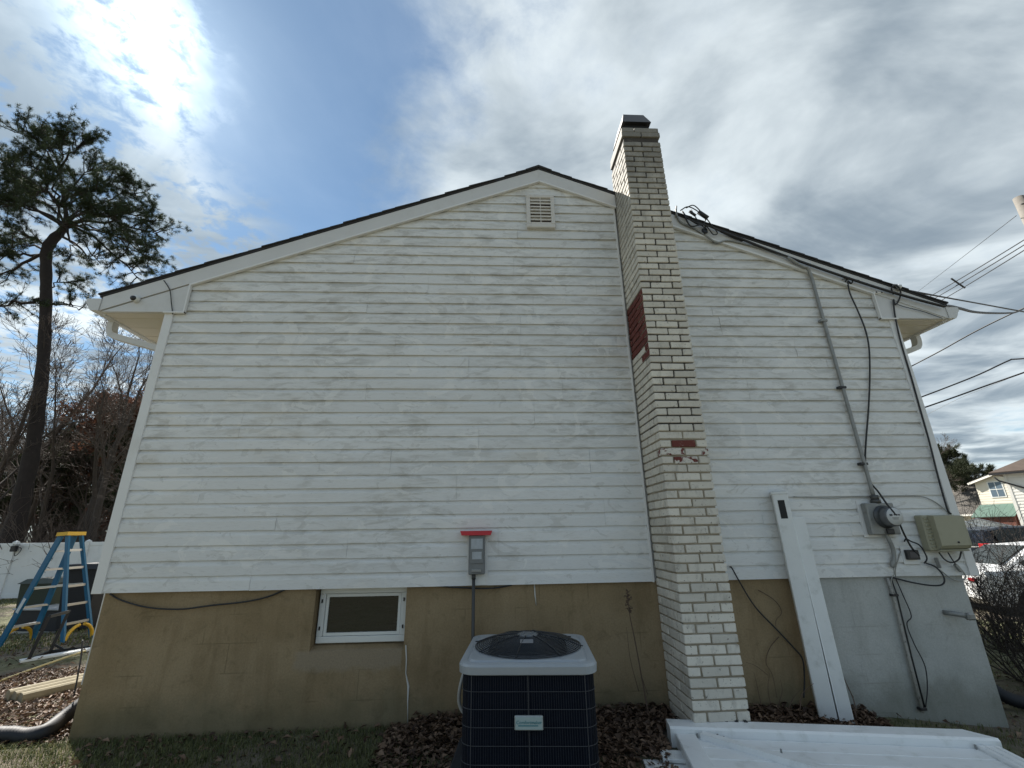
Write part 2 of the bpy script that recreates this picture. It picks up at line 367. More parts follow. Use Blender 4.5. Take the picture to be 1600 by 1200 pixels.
# vinyl courses: every course is a piece of its own, cut where panels meet
PROF = [(-.0035, .004), (-.017, .003), (-.0205, -.001), (-.020, .004), (-.0180, .072), (-.016, .080), (-.0090, .097), (-.0045, .1125), (-.0035, .125)]
CX0, CX1 = 1.392, 1.818                     # chimney
def lx(z): return max(XL+.075, RX-(AP+.03-z)/SL) if z < 3.49 or z > 3.785 else max(-2.995, RX-(AP+.03-z)/SL)
def rx(z): return min(XR-.075, RX+(AP+.03-z)/SL) if z < 3.49 or z > 3.785 else min(4.105, RX+(AP+.03-z)/SL)
courses = int((AP-ZB)/EXPO)+1
js = {}
for k in range(courses):
    z = ZB+k*EXPO
    if k % 2 == 0: js = {0: [rng.uniform(-2.6, -.6), rng.uniform(-.3, 1.2)], 1: [rng.uniform(2.3, 3.9)]}
    for side in (0, 1):
        lo, hi = (-9, CX0-.012) if side == 0 else (CX1, 9)
        cuts = [lo]+[j for j in js[side]]+[hi]
        for a, b in zip(cuts, cuts[1:]):
            a = a if a == lo else a+.0012; V = []; lift = rng.uniform(0, .0022)
            w0, w1 = rng.uniform(-.0032, .0032), rng.uniform(-.0032, .0032); tl = rng.uniform(-.0015, .0015)
            segs = 6; ok = False
            for s_ in range(segs+1):
                for (y, dz) in PROF:
                    zz = min(z+dz, AP+.02); A = max(a, lx(zz)); B = min(b, rx(zz)); B = max(A+.002, B); ok |= B-A > .02
                    f = s_/segs; x = A+(B-A)*f
                    V.append((x, y-lift-(.0028 if y < -.01 else 0)*math.sin(f*7+w0*900), min(zz, AP+.02)+w0*(1-f)+w1*f+tl))
            if not ok: continue
            n = len(PROF); F = [(s_*n+i, (s_+1)*n+i, (s_+1)*n+i+1, s_*n+i+1) for s_ in range(segs) for i in range(n-1)]
            F += [tuple(range(n)), tuple(range(segs*n+n-1, segs*n-1, -1))]
            MB().add(V, F).build('siding_board', SIDING, house, fix=True)
# corner boards
for x0, x1 in ((XL, XL+.083), (XR-.083, XR)):
    m = MB(); m.box((x0, -.032, ZB-.006), (x1, .06, 3.485), bev=.003); m.build('corner_board', TRIMW, house)
# J-channel beside the chimney, starter strip below the siding
m = MB(); m.box((CX0-.022, -.027, ZB-.004), (CX0-.006, .0, 4.86)); m.box((CX0-.006, -.012, ZB-.004), (CX0-.002, .0, 4.86)); m.build('trim_channel', TRIMW, house)
# rake boards, pork chops, thin trim
FZ = .158
for sgn, xe in ((-1, -3.772), (1, 4.845)):
    d = abs(xe-RX)
    if sgn < 0:
        P = [(RX, -.045, AP), (RX, -.045, AP+FZ), (xe, -.045, AP+FZ-d*SL), (xe, -.045, AP-d*SL+.012)]; m = MB().prism(P, (0, .047, 0)); m.build('rake_board', TRIM, house)
    else:
        for a, b in ((RX+.001, 1.400), (1.810, xe)):
            P = [(a, -.045, AP-(a-RX)*SL), (b, -.045, AP-(b-RX)*SL), (b, -.045, AP+FZ-(b-RX)*SL), (a, -.045, AP+FZ-(a-RX)*SL)]; MB().prism(P, (0, .047, 0)).build('rake_board', TRIM, house)
    # thin moulding under the rake
    segs = [(RX, -2.98)] if sgn < 0 else [(RX, 1.400), (1.815, 4.09)]
    for a, b in segs:
        m = MB(); m.bar((a, -.040, AP-abs(a-RX)*SL-.009), (b, -.040, AP-abs(b-RX)*SL-.009), .032, .018); m.build('rake_moulding', TRIMW, house)
    xi = -2.985 if sgn < 0 else 4.10; zt = AP-abs(xi-RX)*SL
    xb = xe-sgn*.01; zb_ = AP-abs(xb-RX)*SL
    m = MB(); m.prism([(xb, -.037, zb_+.0), (xi, -.037, 3.492), (xi, -.037, zt)] if zb_ < 3.5 else [(xb, -.037, 3.492), (xi, -.037, 3.492), (xi, -.037, zt), (xb, -.037, zb_)], (0, .036, 0)); m.build('eave_return', TRIM, house)
    m = MB(); m.bar((xi-sgn*.007, -.042, 3.475), (xi-sgn*.007, -.042, zt+.0), .030, .014, upv=(1, 0, 0)); m.bar((xi-sgn*.014, -.0425, 3.4815), ((XL+.0 if sgn < 0 else XR), -.0425, 3.4815), .030, .014); m.build('eave_moulding', TRIMW, house)
    # soffit boards and eave fascia
    xw = XL if sgn < 0 else XR
    for k in range(24):
        m = MB(); y0 = .001+k*.105; m.box((min(xb, xw), y0, 3.488-.004*(k % 2)), (max(xb, xw), y0+.104, 3.50)); m.build('soffit_board', SOFF, house)
    m = MB(); m.box((min(xb, xw), 24*.105+.001, 3.489), (max(xb, xw), DEP, 3.50)); m.build('soffit_panel', SOFF, house)
    m = MB(); m.box((min(xe, xe-sgn*.02), .004, 3.47), (max(xe, xe-sgn*.02), DEP, 3.64)); m.build('eave_board', TRIM, house)
    # gutter
    s = sgn; X0 = xe+s*.003
    prof = [(0, .128), (0, .0), (.075, .0), (.098, .03), (.118, .07), (.135, .085), (.135, .122), (.125, .128), (.125, .118), (.108, .075), (.07, .008), (.008, .008), (.008, .128)]
    gt = MB(); Pp = [(X0+s*a, -.05, 3.495+b) for a, b in prof]; gt.prism(Pp, (0, DEP, 0))
    gtr = gt.build('gutter', TRIM, house)
    cap_ = MB(); cap_.prism([(X0+s*a, -.0535, 3.494+b) for a, b in prof[:8]], (0, .003, 0)); cap_.build('gutter_end_cap', TRIM, house)
    # downspout
    yd = .22 if sgn < 0 else .42; xo = X0+s*.065; xwl = xw+s*.032
    pth = cat_rom([(xo, yd, 3.50), (xo, yd, 3.43), (xo-s*.02, yd, 3.37), (xo-s*.09, yd, 3.33), (xwl+s*.10, yd, 3.20), (xwl+s*.015, yd, 3.15), (xwl, yd, 3.02)], 5)+[Vector((xwl, yd, .32))]
    m = MB(); P = []; F = []; W_, H_ = .075, .055
    for i, p in enumerate(pth):
        d_ = (pth[min(i+1, len(pth)-1)]-pth[max(i-1, 0)]).normalized(); n_ = d_.cross(Vector((0, 1, 0))).normalized()
        for a, b in ((-1, -1), (1, -1), (1, 1), (-1, 1)): P.append(p+n_*a*H_/2+Vector((0, b*W_/2, 0)))
    for i in range(len(pth)-1):
        for k in range(4): F.append((i*4+k, i*4+(k+1) % 4, (i+1)*4+(k+1) % 4, (i+1)*4+k))
    m.add(P, F); m.build('downspout', TRIM, house)
# roof: deck and one strip per shingle course
m = MB(); TH = .022
Pd = [(-3.80, -.05, AP+FZ-(RX+3.80)*SL+.004), (RX, -.05, AP+FZ+.004), (4.875, -.05, AP+FZ-(4.875-RX)*SL+.004), (4.875, -.05, AP+FZ-(4.875-RX)*SL+.004+TH), (RX, -.05, AP+FZ+.004+TH), (-3.80, -.05, AP+FZ-(RX+3.80)*SL+.004+TH)]
roof = m.prism(Pd, (0, DEP+.05, 0)).build('roof', SHING, house)
cosS = 1/math.sqrt(1+SL*SL); sinS = SL*cosS
for s, xe in ((-1, -3.80), (1, 4.875)):
    Ls = abs(xe-RX)/cosS; k = 0; d0 = 0
    while d0 < Ls-.05:
        d1 = min(d0+.30, Ls+.0); base = lambda d_: (xe-s*d_*cosS, AP+FZ-abs(xe-RX)*SL+.004+TH+d_*sinS)
        x0, z0 = base(d0-.012); x1, z1 = base(d1); j = rng.uniform(-.006, .008); q = rng.uniform(0, .004)
        P = [(x0, -.062+j, z0+.004), (x1, -.062+j, z1-.002), (x1, -.062+j, z1+.005), (x0, -.062+j, z0+.017+q)]
        # cut clear of the chimney stack
        MB().prism(P, (0, DEP+.06, 0)).build('shingle_strip', SHING, roof); d0 += .142
m = MB(); m.prism([(RX-.15, -.066, AP+FZ+.028-.15*SL), (RX, -.066, AP+FZ+.03), (RX+.15, -.066, AP+FZ+.028-.15*SL), (RX+.15, -.066, AP+FZ+.046-.15*SL), (RX, -.066, AP+FZ+.052), (RX-.15, -.066, AP+FZ+.046-.15*SL)], (0, DEP+.06, 0)); m.build('ridge_cap', SHING, roof)
# gable vent
VX0, VX1, VZ0, VZ1 = .392, .705, 4.545, 4.985
vent = MB(); fw = .042
vent.box((VX0, -.058, VZ0), (VX1, -.006, VZ0+fw+.012), bev=.006); vent.box((VX0, -.058, VZ1-fw), (VX1, -.006, VZ1), bev=.006)
vent.box((VX0+.001, -.057, VZ0+fw+.012), (VX0+fw, -.006, VZ1-fw)); vent.box((VX1-fw, -.057, VZ0+fw+.012), (VX1-.001, -.006, VZ1-fw))
vent = vent.build('gable_vent', plain('aged_vent_vinyl', (.60, .58, .54), .5, var=.12, sc_=9, dirt=((.36, .28, .2), .4)), house)
vm = bpy.data.materials['aged_vent_vinyl']
m = MB(); m.box((VX0+fw-.004, -.012, VZ0+fw), (VX1-fw+.004, -.0055, VZ1-fw+.004)); m.build('vent_screen', plain('rusty_vent_screen', (.075, .04, .035), .9), vent)
hz = (VZ1-VZ0-2*fw-.012)/8
for k in range(8):
    z = VZ0+fw+.012+k*hz; m = MB(); m.prism([(VX0+fw, -.050, z+.002), (VX0+fw, -.046, z+.002), (VX0+fw, -.018, z+hz*.72), (VX0+fw, -.022, z+hz*.78), (VX0+fw, -.052, z+.018), ], (VX1-VX0-2*fw, 0, 0)); m.build('slat', vm, vent)
m = MB(); m.box(((VX0+VX1)/2-.004, -.053, VZ0+fw+.012), ((VX0+VX1)/2+.004, -.045, VZ1-fw)); m.build('mullion', vm, vent)
# basement window
wf = MB(); a0, a1, b0, b1 = wx0+.012, wx1-.006, wz0+.012, ZB-.006; yw = .085; fr = .048
wf.box((a0, yw, b0), (a1, .139, b0+fr), bev=.004); wf.box((a0, yw, b1-fr), (a1, .139, b1), bev=.004); wf.box((a0, yw+.001, b0+fr), (a0+fr, .139, b1-fr), bev=.004); wf.box((a1-fr, yw+.001, b0+fr), (a1, .139, b1-fr), bev=.004)
win = wf.build('basement_window', WVINYL, house)
m = MB(); f2 = .022; c0, c1, e0, e1 = a0+fr+.003, a1-fr-.003, b0+fr+.003, b1-fr-.003
m.box((c0, yw+.012, e0), (c1, .13, e0+f2)); m.box((c0, yw+.012, e1-f2), (c1, .13, e1)); m.box((c0, yw+.013, e0+f2), (c0+f2, .13, e1-f2)); m.box((c1-f2, yw+.013, e0+f2), (c1, .13, e1-f2)); m.build('sash_frame', WVINYL, win)
m = MB(); m.box((c0+f2, yw+.028, e0+f2), (c1-f2, yw+.034, e1-f2)); m.build('pane', GLASS, win)
for (x, z) in ((a0+.022, b1-.10), (a0+.022, b0+.11), (a1-.024, b1-.10), (a1-.024, b0+.11)):
    m = MB(); m.box((x-.006, yw-.008, z-.014), (x+.006, yw, z+.014), bev=.002); m.build('clip', BLACKM, win)
# ---- chimney
def m_brick(name, base, base2, stain, amt, rough=.7, stain2=(.10, .085, .07)):
    t = NT(name); q = t.pos(); X, Y, Z = t.sep()
    c = t.val(t.mix(t.noise(q, 6, 4), base, base2), t.rnd(), .84, 1.1)
    c = t.mix(t.math('MULTIPLY', t.ramp(t.noise(t.pos((1, 1, .45)), 13, 7, .7, .3), .5, .74), amt), c, stain)
    c = t.mix(t.math('MULTIPLY', t.ramp(t.noise(q, 48, 5, .65, .4), .62, .68), .75), c, stain2)
    soot = t.math('MULTIPLY', t.ramp(t.math('ADD', Z, t.math('MULTIPLY', t.noise(t.pos((1, 1, .5)), 9, 6, .65), 1.6)), 4.6, 6.3), .75)
    c = t.mix(soot, c, (.10, .095, .085))
    t.bump(t.math('ADD', t.noise(q, 70, 6, .7), t.math('MULTIPLY', t.noise(q, 12, 4), 2)), .5, .004)
    return t.done(c, rough, spec=.3)
BRK = m_brick('white_painted_brick', (.67, .635, .56), (.57, .535, .46), (.30, .28, .245), .7)
RED = m_brick('bare_red_brick', (.13, .038, .032), (.17, .055, .045), (.07, .03, .027), .6, .9, (.42, .36, .31))
def m_spall():
    t = NT('flaking_painted_brick'); q = t.pos()
    f = t.ramp(t.noise(q, 15, 4, .6, .8), .525, .56); c = t.mix(f, (.60, .57, .51), (.15, .045, .038)); c = t.mix(t.math('MULTIPLY', t.ramp(t.noise(q, 60, 4), .55, .7), .6), c, (.2, .19, .18))
    t.bump(f, .6, -.004); return t.done(c, .8, spec=.2)
SPALL = m_spall()
MORT = plain('sooty_mortar', (.06, .053, .047), .95, var=.4, sc_=5, bmp=.5, dirt=((.30, .28, .24), .7))
MORTP = plain('tan_mortar', (.30, .26, .195), .95, var=.3, sc_=9, bmp=.5, dirt=((.46, .42, .34), .7))
chim = empty('chimney', (1.605, -.235, 0)); chim.parent = house; chim.location = Vector((1.605, -.235, 0))-ORG[house.name]
CHX0, CHX1, CYF, CYB = 1.405, 1.805, -.47, -.001
CH = .0684; jt = .0130; bd = .0890; z0c = -.20; NC = int((5.40-z0c)/CH)
core = MB(); core.box((CHX0+.0115, CYF+.0115, z0c), (CHX1-.0115, CYB, 2.2)); core.build('mortar_core', MORTP, chim)
core = MB(); core.box((CHX0+.0125, CYF+.0125, 2.2), (CHX1-.0125, CYB, 5.40)); core.build('mortar_core', MORT, chim)
cache = {}
def brick_mesh(dx, dy, dz, key):
    vr = rng.randint(0, 5); k = (round(dx, 3), round(dy, 3), round(dz, 3), key, vr)
    if k not in cache:
        b = MB(); b.box((-dx/2, -dy/2, -dz/2), (dx/2, dy/2, dz/2), bev=.0045)
        jr = random.Random(vr*77+int(dx*1e4)); b.v = [(x+jr.uniform(-.002, .002), y+jr.uniform(-.002, .002), z_+jr.uniform(-.0022, .0022)) for x, y, z_ in b.v]
        me = b.mesh('brick', {'w': [BRK], 'r': [RED], 's': [SPALL], 'lr': [BRK, RED]}[key])
        if key == 'lr':
            for p in me.polygons:
                if p.normal.x < -.5: p.material_index = 1
        cache[k] = me
    return cache[k]
front, left, rest = [], [], []
hw = (CHX1-CHX0-jt)/2
for c in range(NC):
    z = z0c+c*CH+CH/2; dz = CH-jt; odd = c % 2
    if odd == 0:
        for i in (0, 1): front.append((CHX0+i*(hw+jt), CHX0+i*(hw+jt)+hw, CYF, CYF+bd, z, dz, i == 0))
        ysp = [CYF+bd+jt, CYF+bd+jt+hw, CYB]
    else:
        front.append((CHX0, CHX0+bd, CYF, CYF+hw, z, dz, True)); front.append((CHX0+bd+jt, CHX1-bd-jt, CYF, CYF+bd, z, dz, False)); front.append((CHX1-bd, CHX1, CYF, CYF+hw, z, dz, False))
        ysp = [CYF+hw+jt, CYF+hw+jt+hw, CYB]
    for (ya, yb) in ((ysp[0], ysp[1]), (ysp[1]+jt, ysp[2])):
        left.append((CHX0, CHX0+bd, ya, yb, z, dz, True)); rest.append((CHX1-bd, CHX1, ya, yb, z, dz, False))
    if odd == 0: pass
spall_z = [(1.670,-0.470,2.111)[2], (1.660,-0.470,2.047)[2], (1.652,-0.470,1.988)[2]]
n_b = 0
def place_brick(b):
    x0, x1, y0, y1, z, dz, lft = b
    key = 'w'
    rz0, rz1 = (1.405,-0.274,2.852)[2], (1.405,-0.181,3.571)[2]
    stair = (y0-CYF)*.35
    if lft and rz0-stair*.6 < z < rz1: key = 'lr' if y0 < CYF+.02 else 'r'
    if abs(z-spall_z[1]) < CH*.5 and y0 < CYF+.02: key = 's'
    if y0 < CYF+.02 and not lft and abs(z-spall_z[0]) < CH*.5 and 1.48 < x0 < 1.58: key = 'r'
    if abs(z-spall_z[2]) < CH*.5 and 1.48 < x0 < 1.62 and y0 < CYF+.02: key = 's'
    o = bpy.data.objects.new('brick', brick_mesh(x1-x0, y1-y0, dz, key)); COL.objects.link(o); o.parent = chim
    o.location = Vector(((x0+x1)/2+rng.uniform(-.001, .001), (y0+y1)/2+rng.uniform(-.003, .0015), z+rng.uniform(-.0012, .0012)))-ORG[chim.name]
    o.rotation_euler = (rng.uniform(-.008, .008), rng.uniform(-.006, .006), rng.uniform(-.008, .008))
ORG[chim.name] = Vector((1.605, -.235, 0))
for b in front: place_brick(b)
lo_n = 298-len(front)
special = [b for b in left if 3.0 < b[4] < 4.2]; normal = [b for b in left if not 3.0 < b[4] < 4.2]
for b in (special+normal)[:lo_n]: place_brick(b)
m = MB()
for b in (special+normal)[lo_n:]+rest: m.box((b[0]+rng.uniform(-.001, .001), b[2], b[4]-b[5]/2), (b[1], b[3], b[4]+b[5]/2), bev=.003)
m.build('brick_courses', BRK, chim, kind='stuff')
# corbelled crown, flue, hood
zt = 5.40
for k, (ov, z) in enumerate(((.007, zt), (.0, zt+CH))):
    for i, (xa, xb) in enumerate(((CHX0-ov, CHX0-ov+(CHX1-CHX0+2*ov)*(.33 if k else .5)), (CHX0-ov+(CHX1-CHX0+2*ov)*(.33 if k else .5)+.008, CHX1+ov))):
        m = MB(); m.box((xa, CYF-ov, z+.004), (xb, CYB+.0, z+CH-.004), bev=.004); m.build('crown_brick', BRK, chim)
m = MB(); m.box((1.47, -.38, zt+2*CH), (1.74, -.06, zt+2*CH+.05), bev=.008); m.build('flue_collar', plain('rusty_flue', (.16, .10, .07), .9, dirt=((.05, .04, .035), .7)), chim)
cap = MB(); zc_ = zt+2*CH+.05
cap.box((1.475, -.375, zc_), (1.735, -.065, zc_+.10), bev=.004); 
lo_, hi_ = [(1.445, -.42, zc_+.09), (1.765, -.42, zc_+.09), (1.765, -.02, zc_+.09), (1.445, -.02, zc_+.09)], [(1.49, -.35, zc_+.275), (1.72, -.35, zc_+.275), (1.72, -.09, zc_+.275), (1.49, -.09, zc_+.275)]
cap.add(lo_+hi_, [(0, 3, 2, 1), (4, 5, 6, 7), (0, 1, 5, 4), (1, 2, 6, 5), (2, 3, 7, 6), (3, 0, 4, 7)]); cap.build('chimney_hood', BLACKM, chim)

# ------------------------------------------------------------------ things on and against the wall
WV = plain('white_vinyl', (.80, .815, .81), .35, var=.05, sc_=5, bmp=.15, bsc=14, dirt=((.40, .41, .36), .38))
WVD = plain('dirty_white_vinyl', (.72, .735, .72), .42, var=.07, sc_=4, dirt=((.36, .37, .33), .5))
GREYBOX = plain('grey_enclosure', (.17, .18, .185), .45, .2, var=.15, sc_=25)
GREYL = plain('light_grey_sticker', (.36, .39, .42), .4, var=.25, sc_=40)
REDP = plain('red_plastic', (.48, .014, .022), .4, var=.12)
BEIGE = plain('beige_utility_plastic', (.33, .315, .225), .5, var=.06, sc_=4, dirt=((.2, .185, .11), .4))
def text_obj(name, body, size, m_, loc, rotm, parent, ext=.0006):
    cu = bpy.data.curves.new(name, 'FONT'); cu.body = body; cu.size = size; cu.extrude = ext; cu.align_x = 'CENTER'; cu.align_y = 'CENTER'; cu.shear = .15
    tmp = bpy.data.objects.new(name+'_tmp', cu); COL.objects.link(tmp); bpy.context.view_layer.update()
    me = bpy.data.meshes.new_from_object(tmp.evaluated_get(bpy.context.evaluated_depsgraph_get())); bpy.data.objects.remove(tmp)
    me.transform(Matrix.Translation(Vector(loc)-ORG[parent.name]) @ rotm.to_4x4()); me.materials.clear(); me.materials.append(m_)
    o = bpy.data.objects.new(name, me); COL.objects.link(o); o.parent = parent; ORG[o.name] = ORG[parent.name]; return o
FACE = Matrix.Rotation(R_(90), 3, 'X')
# disconnect switch with its red cap
ds = empty('disconnect_switch', (-.11, -.02, 1.0), 'grey electrical disconnect box under a red cap on the siding', 'switch box')
m = MB(); m.box((-.197, -.027, 1.002), (-.172, -.018, 1.40)); m.box((-.044, -.027, 1.002), (-.020, -.018, 1.40)); m.build('mounting_trim', TRIMW, ds)
m = MB(); m.box((-.172, -.026, 1.002), (-.044, -.0192, 1.40)); m.build('back_plate', WVD, ds)
m = MB(); m.box((-.180, -.105, 1.088), (-.046, -.026, 1.392), bev=.006); bx = m.build('enclosure', GREYBOX, ds)
m = MB(); m.box((-.168, -.110, 1.170), (-.058, -.105, 1.378), bev=.003); m.build('cover', GREYBOX, bx)
m = MB(); m.box((-.160, -.1115, 1.285), (-.064, -.110, 1.365)); m.box((-.150, -.1115, 1.205), (-.072, -.110, 1.262)); m.build('sticker', GREYL, bx)
m = MB(); m.box((-.155, -.113, 1.105), (-.075, -.105, 1.130), bev=.004); m.build('latch', GALV, bx)
m = MB(); m.prism([(-.252, -.122, 1.428), (-.002+.018, -.122, 1.428), (-.002+.006, -.125, 1.392), (-.240, -.125, 1.392)], (0, .098, 0)); m.build('cap', REDP, ds)
m = MB(); m.tube([(-.137, -.07, 1.090), (-.137, -.07, 1.05)], .017, 10); m.tube([(-.137, -.07, 1.06), (-.137, -.07, .60), (-.137, -.10, .52), (-.13, -.28, .44)], .0135, 10); m.build('conduit', plain('dark_flex_conduit', (.05, .05, .048), .5), ds)
m = MB(); m.tube(cat_rom([(-0.509,0.000,1.003), (-0.349,-0.020,0.992), (-0.164,-0.020,0.979), (0.021,-0.020,0.975), (0.181,0.000,0.994)], 6), .006, 6); m.build('loose_cable', BLACKR, None, 'short black cable sagging below the siding behind the conduit', 'cable')
# black cable at left under the siding
m = MB(); m.tube(cat_rom([(-3.036,-0.005,0.990), (-2.930,-0.012,0.943), (-2.721,-0.012,0.888), (-2.472,-0.012,0.869), (-2.229,-0.012,0.891), (-1.959,-0.012,0.914), (-1.789,-0.012,0.948), (-1.670,0.000,0.996)], 6), .0065, 6); m.build('drooping_cable', BLACKR, None, 'black cable drooping along the tan foundation beside the basement window', 'cable')
# security camera
sc_ = empty('security_camera', (-3.452,-0.040,3.608), 'small white security camera on the left eave trim', 'camera')
p = Vector((-3.452,-0.040,3.608)); m = MB(); m.lathe([(0, 0), (.03, 0), (.034, .004), (.034, .035), (.03, .045), (0, .045)], p+Vector((0, .003, .01)), (0, -1, 0), 16); m.build('housing', WVINYL, sc_)
m = MB(); m.lathe([(0, 0), (.024, 0), (.026, .004), (.02, .02), (0, .024)], p+Vector((-.002, -.04, .005)), (-.05, -1, -.1), 16); m.build('lens', BLACKM, sc_)
m = MB(); m.tube(cat_rom([(-3.244,-0.050,3.834), (-3.188,-0.055,3.767), (-3.149,-0.055,3.702), (-3.110,-0.052,3.570), (-3.076,-0.048,3.461)], 5), .0045, 6); m.build('camera_cable', BLACKR, None, 'short black cable crossing the left rake board', 'cable')
# ---- meter, conduit
mt = empty('electric_meter', (3.515,0.000,1.473), 'grey square meter socket with round glass electric meter on siding', 'meter')
mx0, mx1, mz0, mz1 = 3.355, 3.615, 1.345, 1.615
m = MB(); m.box((mx0-.03, -.028, mz0-.02), (mx1+.02, -.018, mz1+.02)); m.build('mounting_board', TRIMW, mt)
m = MB(); m.box((mx0, -.095, mz0), (mx1, -.028, mz1), bev=.008); m.build('socket_box', GALV, mt)
m = MB(); cx_, cz_ = 3.495, 1.495
m.lathe([(.098, 0), (.098, .012), (.086, .014), (.086, .05)], (cx_, -.095, cz_), (0, -1, 0), 28); m.build('ring', plain('dark_meter_ring', (.07, .075, .078), .4, .4), mt)
m = MB(); m.lathe([(.084, .045), (.082, .10), (.076, .108), (0, .110)], (cx_, -.095, cz_), (0, -1, 0), 28); gl = m.build('meter_can', plain('meter_can_grey', (.12, .125, .13), .3, .2), mt)
m = MB(); m.lathe([(.073, .1095), (.072, .1125), (0, .1125)], (cx_, -.095, cz_), (0, -1, 0), 24); m.build('dial_face', plain('meter_dial', (.52, .53, .52), .35), gl)
INK = plain('dark_print', (.05, .05, .055), .6)
m = MB(); yq = -.2085
for (x, z, w, h) in ((-.035, .012, .026, .016), (-.002, .014, .014, .012), (.018, .014, .014, .012), (.038, .013, .014, .012), (0, -.012, .06, .004), (.0, -.022, .045, .003), (0, .038, .006, .006)): m.box((cx_+x-w/2, yq-.0006, cz_+z-h/2), (cx_+x+w/2, yq, cz_+z+h/2))
m.build('dial_print', INK, gl)
m = MB(); m.box((cx_-.02, -.118, mz0+.004), (cx_+.045, -.095, mz0+.05), bev=.006); m.build('seal_latch', BLACKM, mt)
m = MB(); m.tube([(3.485, -.06, mz1), (3.485, -.06, mz1+.03)], .04, 14); m.tube([(3.485, -.06, mz1+.03), (3.485, -.06, mz1+.07)], .032, 14); m.build('hub', plain('dark_hub', (.10, .10, .095), .5, .4), mt)
cd = empty('service_conduit', (3.485, -.05, 1.7), 'grey electrical service conduit rising from the meter to the roof edge', 'conduit')
def on(x, z, y): return (x, y, z)
m = MB(); m.tube(cat_rom([(3.483, -.055, 1.67), (3.480, -.05, 2.2), (3.470, -.045, 3.0), (3.458, -.045, 3.75), (3.45, -.05, 3.98), (3.41, -.07, 4.08), (3.367,-0.075,4.081), (3.215,-0.075,4.199)], 6), .0165, 10); m.build('pipe', GALV, cd)
m = MB(); m.tube(cat_rom([(3.228,-0.075,4.192), (3.026,-0.062,4.287), (2.827,-0.058,4.360), (2.613,-0.058,4.414), (2.472,-0.058,4.386), (2.375,-0.060,4.458), (2.247,-0.060,4.564), (2.113,-0.060,4.638), (2.073,-0.062,4.721), (2.071,-0.062,4.817)], 6), .010, 8); m.build('sleeve', GALV, cd)
for z in (1.97, 2.72, 3.45):
    m = MB(); x = 3.4835-.013*(z-1.7); m.box((x-.045, -.066, z-.012), (x+.03, -.02, z+.012), bev=.004); m.build('strap', GALV if z > 3 else BLACKM, cd)
# lower conduit and ground wire
lc = empty('meter_conduit', (3.52, -.04, 1.0), 'short grey bent conduit hanging below the electric meter', 'conduit')
m = MB(); m.tube(cat_rom([(3.50, -.06, 1.35), (3.513, -.06, 1.30), (3.530, -.055, 1.24), (3.528, -.05, 1.17), (3.505, -.045, 1.10)], 6), .017, 10); m.build('pipe', GALV, lc)
m = MB(); m.lathe([(.021, 0), (.021, .04), (.012, .055)], (3.513, -.047, 1.125), (-.45, .1, -1), 12); m.build('fitting', GALV, lc)
m = MB(); m.tube(cat_rom([(3.50, -.045, 1.08), (3.497, -.035, 1.02), (3.47, -.02, .97), (3.475, -.012, .85)], 5), .004, 6); m.build('wire', GREYC, lc)
gp = empty('ground_pipe', (3.43, -.02, 0), 'weathered grey pipe running down the grey foundation from the siding', 'pipe')
m = MB(); m.tube([(3.446,-0.010,0.989), (3.459,-0.012,0.828), (3.451,-0.012,0.420), (3.444,-0.012,0.004)], .012, 8); m.build('pipe', plain('peeling_pipe', (.36, .35, .32), .7, .1, var=.3, sc_=20, dirt=((.06, .055, .05), .9)), gp)
m = MB(); m.tube([(3.483,-0.008,0.989), (3.494,-0.010,0.862), (3.481,-0.008,0.395), (3.478,-0.008,0.015)], .0065, 6); m.build('rod', BLACKM, gp)
for q in ((3.471,-0.020,0.854), (3.454,-0.020,0.028)):
    m = MB(); m.box((q[0]-.03, -.03, q[2]-.010), (q[0]+.025, .01, q[2]+.010), bev=.003); m.build('clamp', BLACKM, gp)
m = MB(); m.tube(cat_rom([(3.524,-0.010,0.978), (3.544,-0.015,0.852), (3.564,-0.020,0.694), (3.505,-0.020,0.632), (3.526,-0.015,0.488), (3.568,-0.015,0.325), (3.538,-0.015,0.168), (3.479,-0.015,0.038)], 6), .0045, 6); m.build('ground_wire', BLACKR, None, 'thin black wire looping down the grey foundation beside the pipe', 'wire')
# fuel fill pipe
fp = empty('fill_pipe', (3.881,0.000,0.709), 'rusty grey fill pipe elbow sticking out of the grey foundation', 'pipe')
m = MB(); a = Vector((3.890,0.010,0.707)); m.tube([a, a+Vector((0.02, -.05, 0)), a+Vector((.07, -.08, -.008)), a+Vector((.09, -.09, -.012))], .019, 10); m.build('pipe', GALV, fp)
m = MB(); e = a+Vector((.085, -.085, -.012)); m.box((e.x, e.y-.04, e.z-.033), (e.x+.07, e.y+.012, e.z+.022), bev=.012); m.build('elbow_cap', GALV, fp)
# beige telecom box
tb = empty('telecom_box', (4.079,0.000,1.339), 'beige plastic telephone utility box with hinged lid near the right corner', 'utility box')
tx0, tx1, tz0, tz1 = 3.835, 4.165, 1.205, 1.505
m = MB(); m.box((tx0, -.10, tz0), (tx1, -.019, tz1), bev=.01); m.build('base', BEIGE, tb)
m = MB(); m.prism([(tx0+.055, -.10, tz0+.012), (tx0+.055, -.10, tz1-.004), (tx0+.062, -.150, tz1-.010), (tx0+.062, -.150, tz0+.045), (tx0+.058, -.13, tz0+.02)], (tx1-tx0-.055, 0, 0)); m.build('lid', BEIGE, tb)
m = MB(); m.box((tx0+.055, -.128, tz0-.003), (tx1-.003, -.10, tz0+.012), bev=.005); m.build('lip', BEIGE, tb)
for k in range(9):
    m = MB(); z = tz0+.03+k*.03; m.tube([(tx0+.010, -.103, z), (tx0+.052, -.103, z+.004)], .0055, 6); m.build('hinge_knuckle', BEIGE, tb)
m = MB(); m.lathe([(.008, 0), (.008, .006), (0, .007)], (tx1-.11, -.15, tz0+.07), (0, -1, 0), 10); m.build('screw', BLACKM, tb)
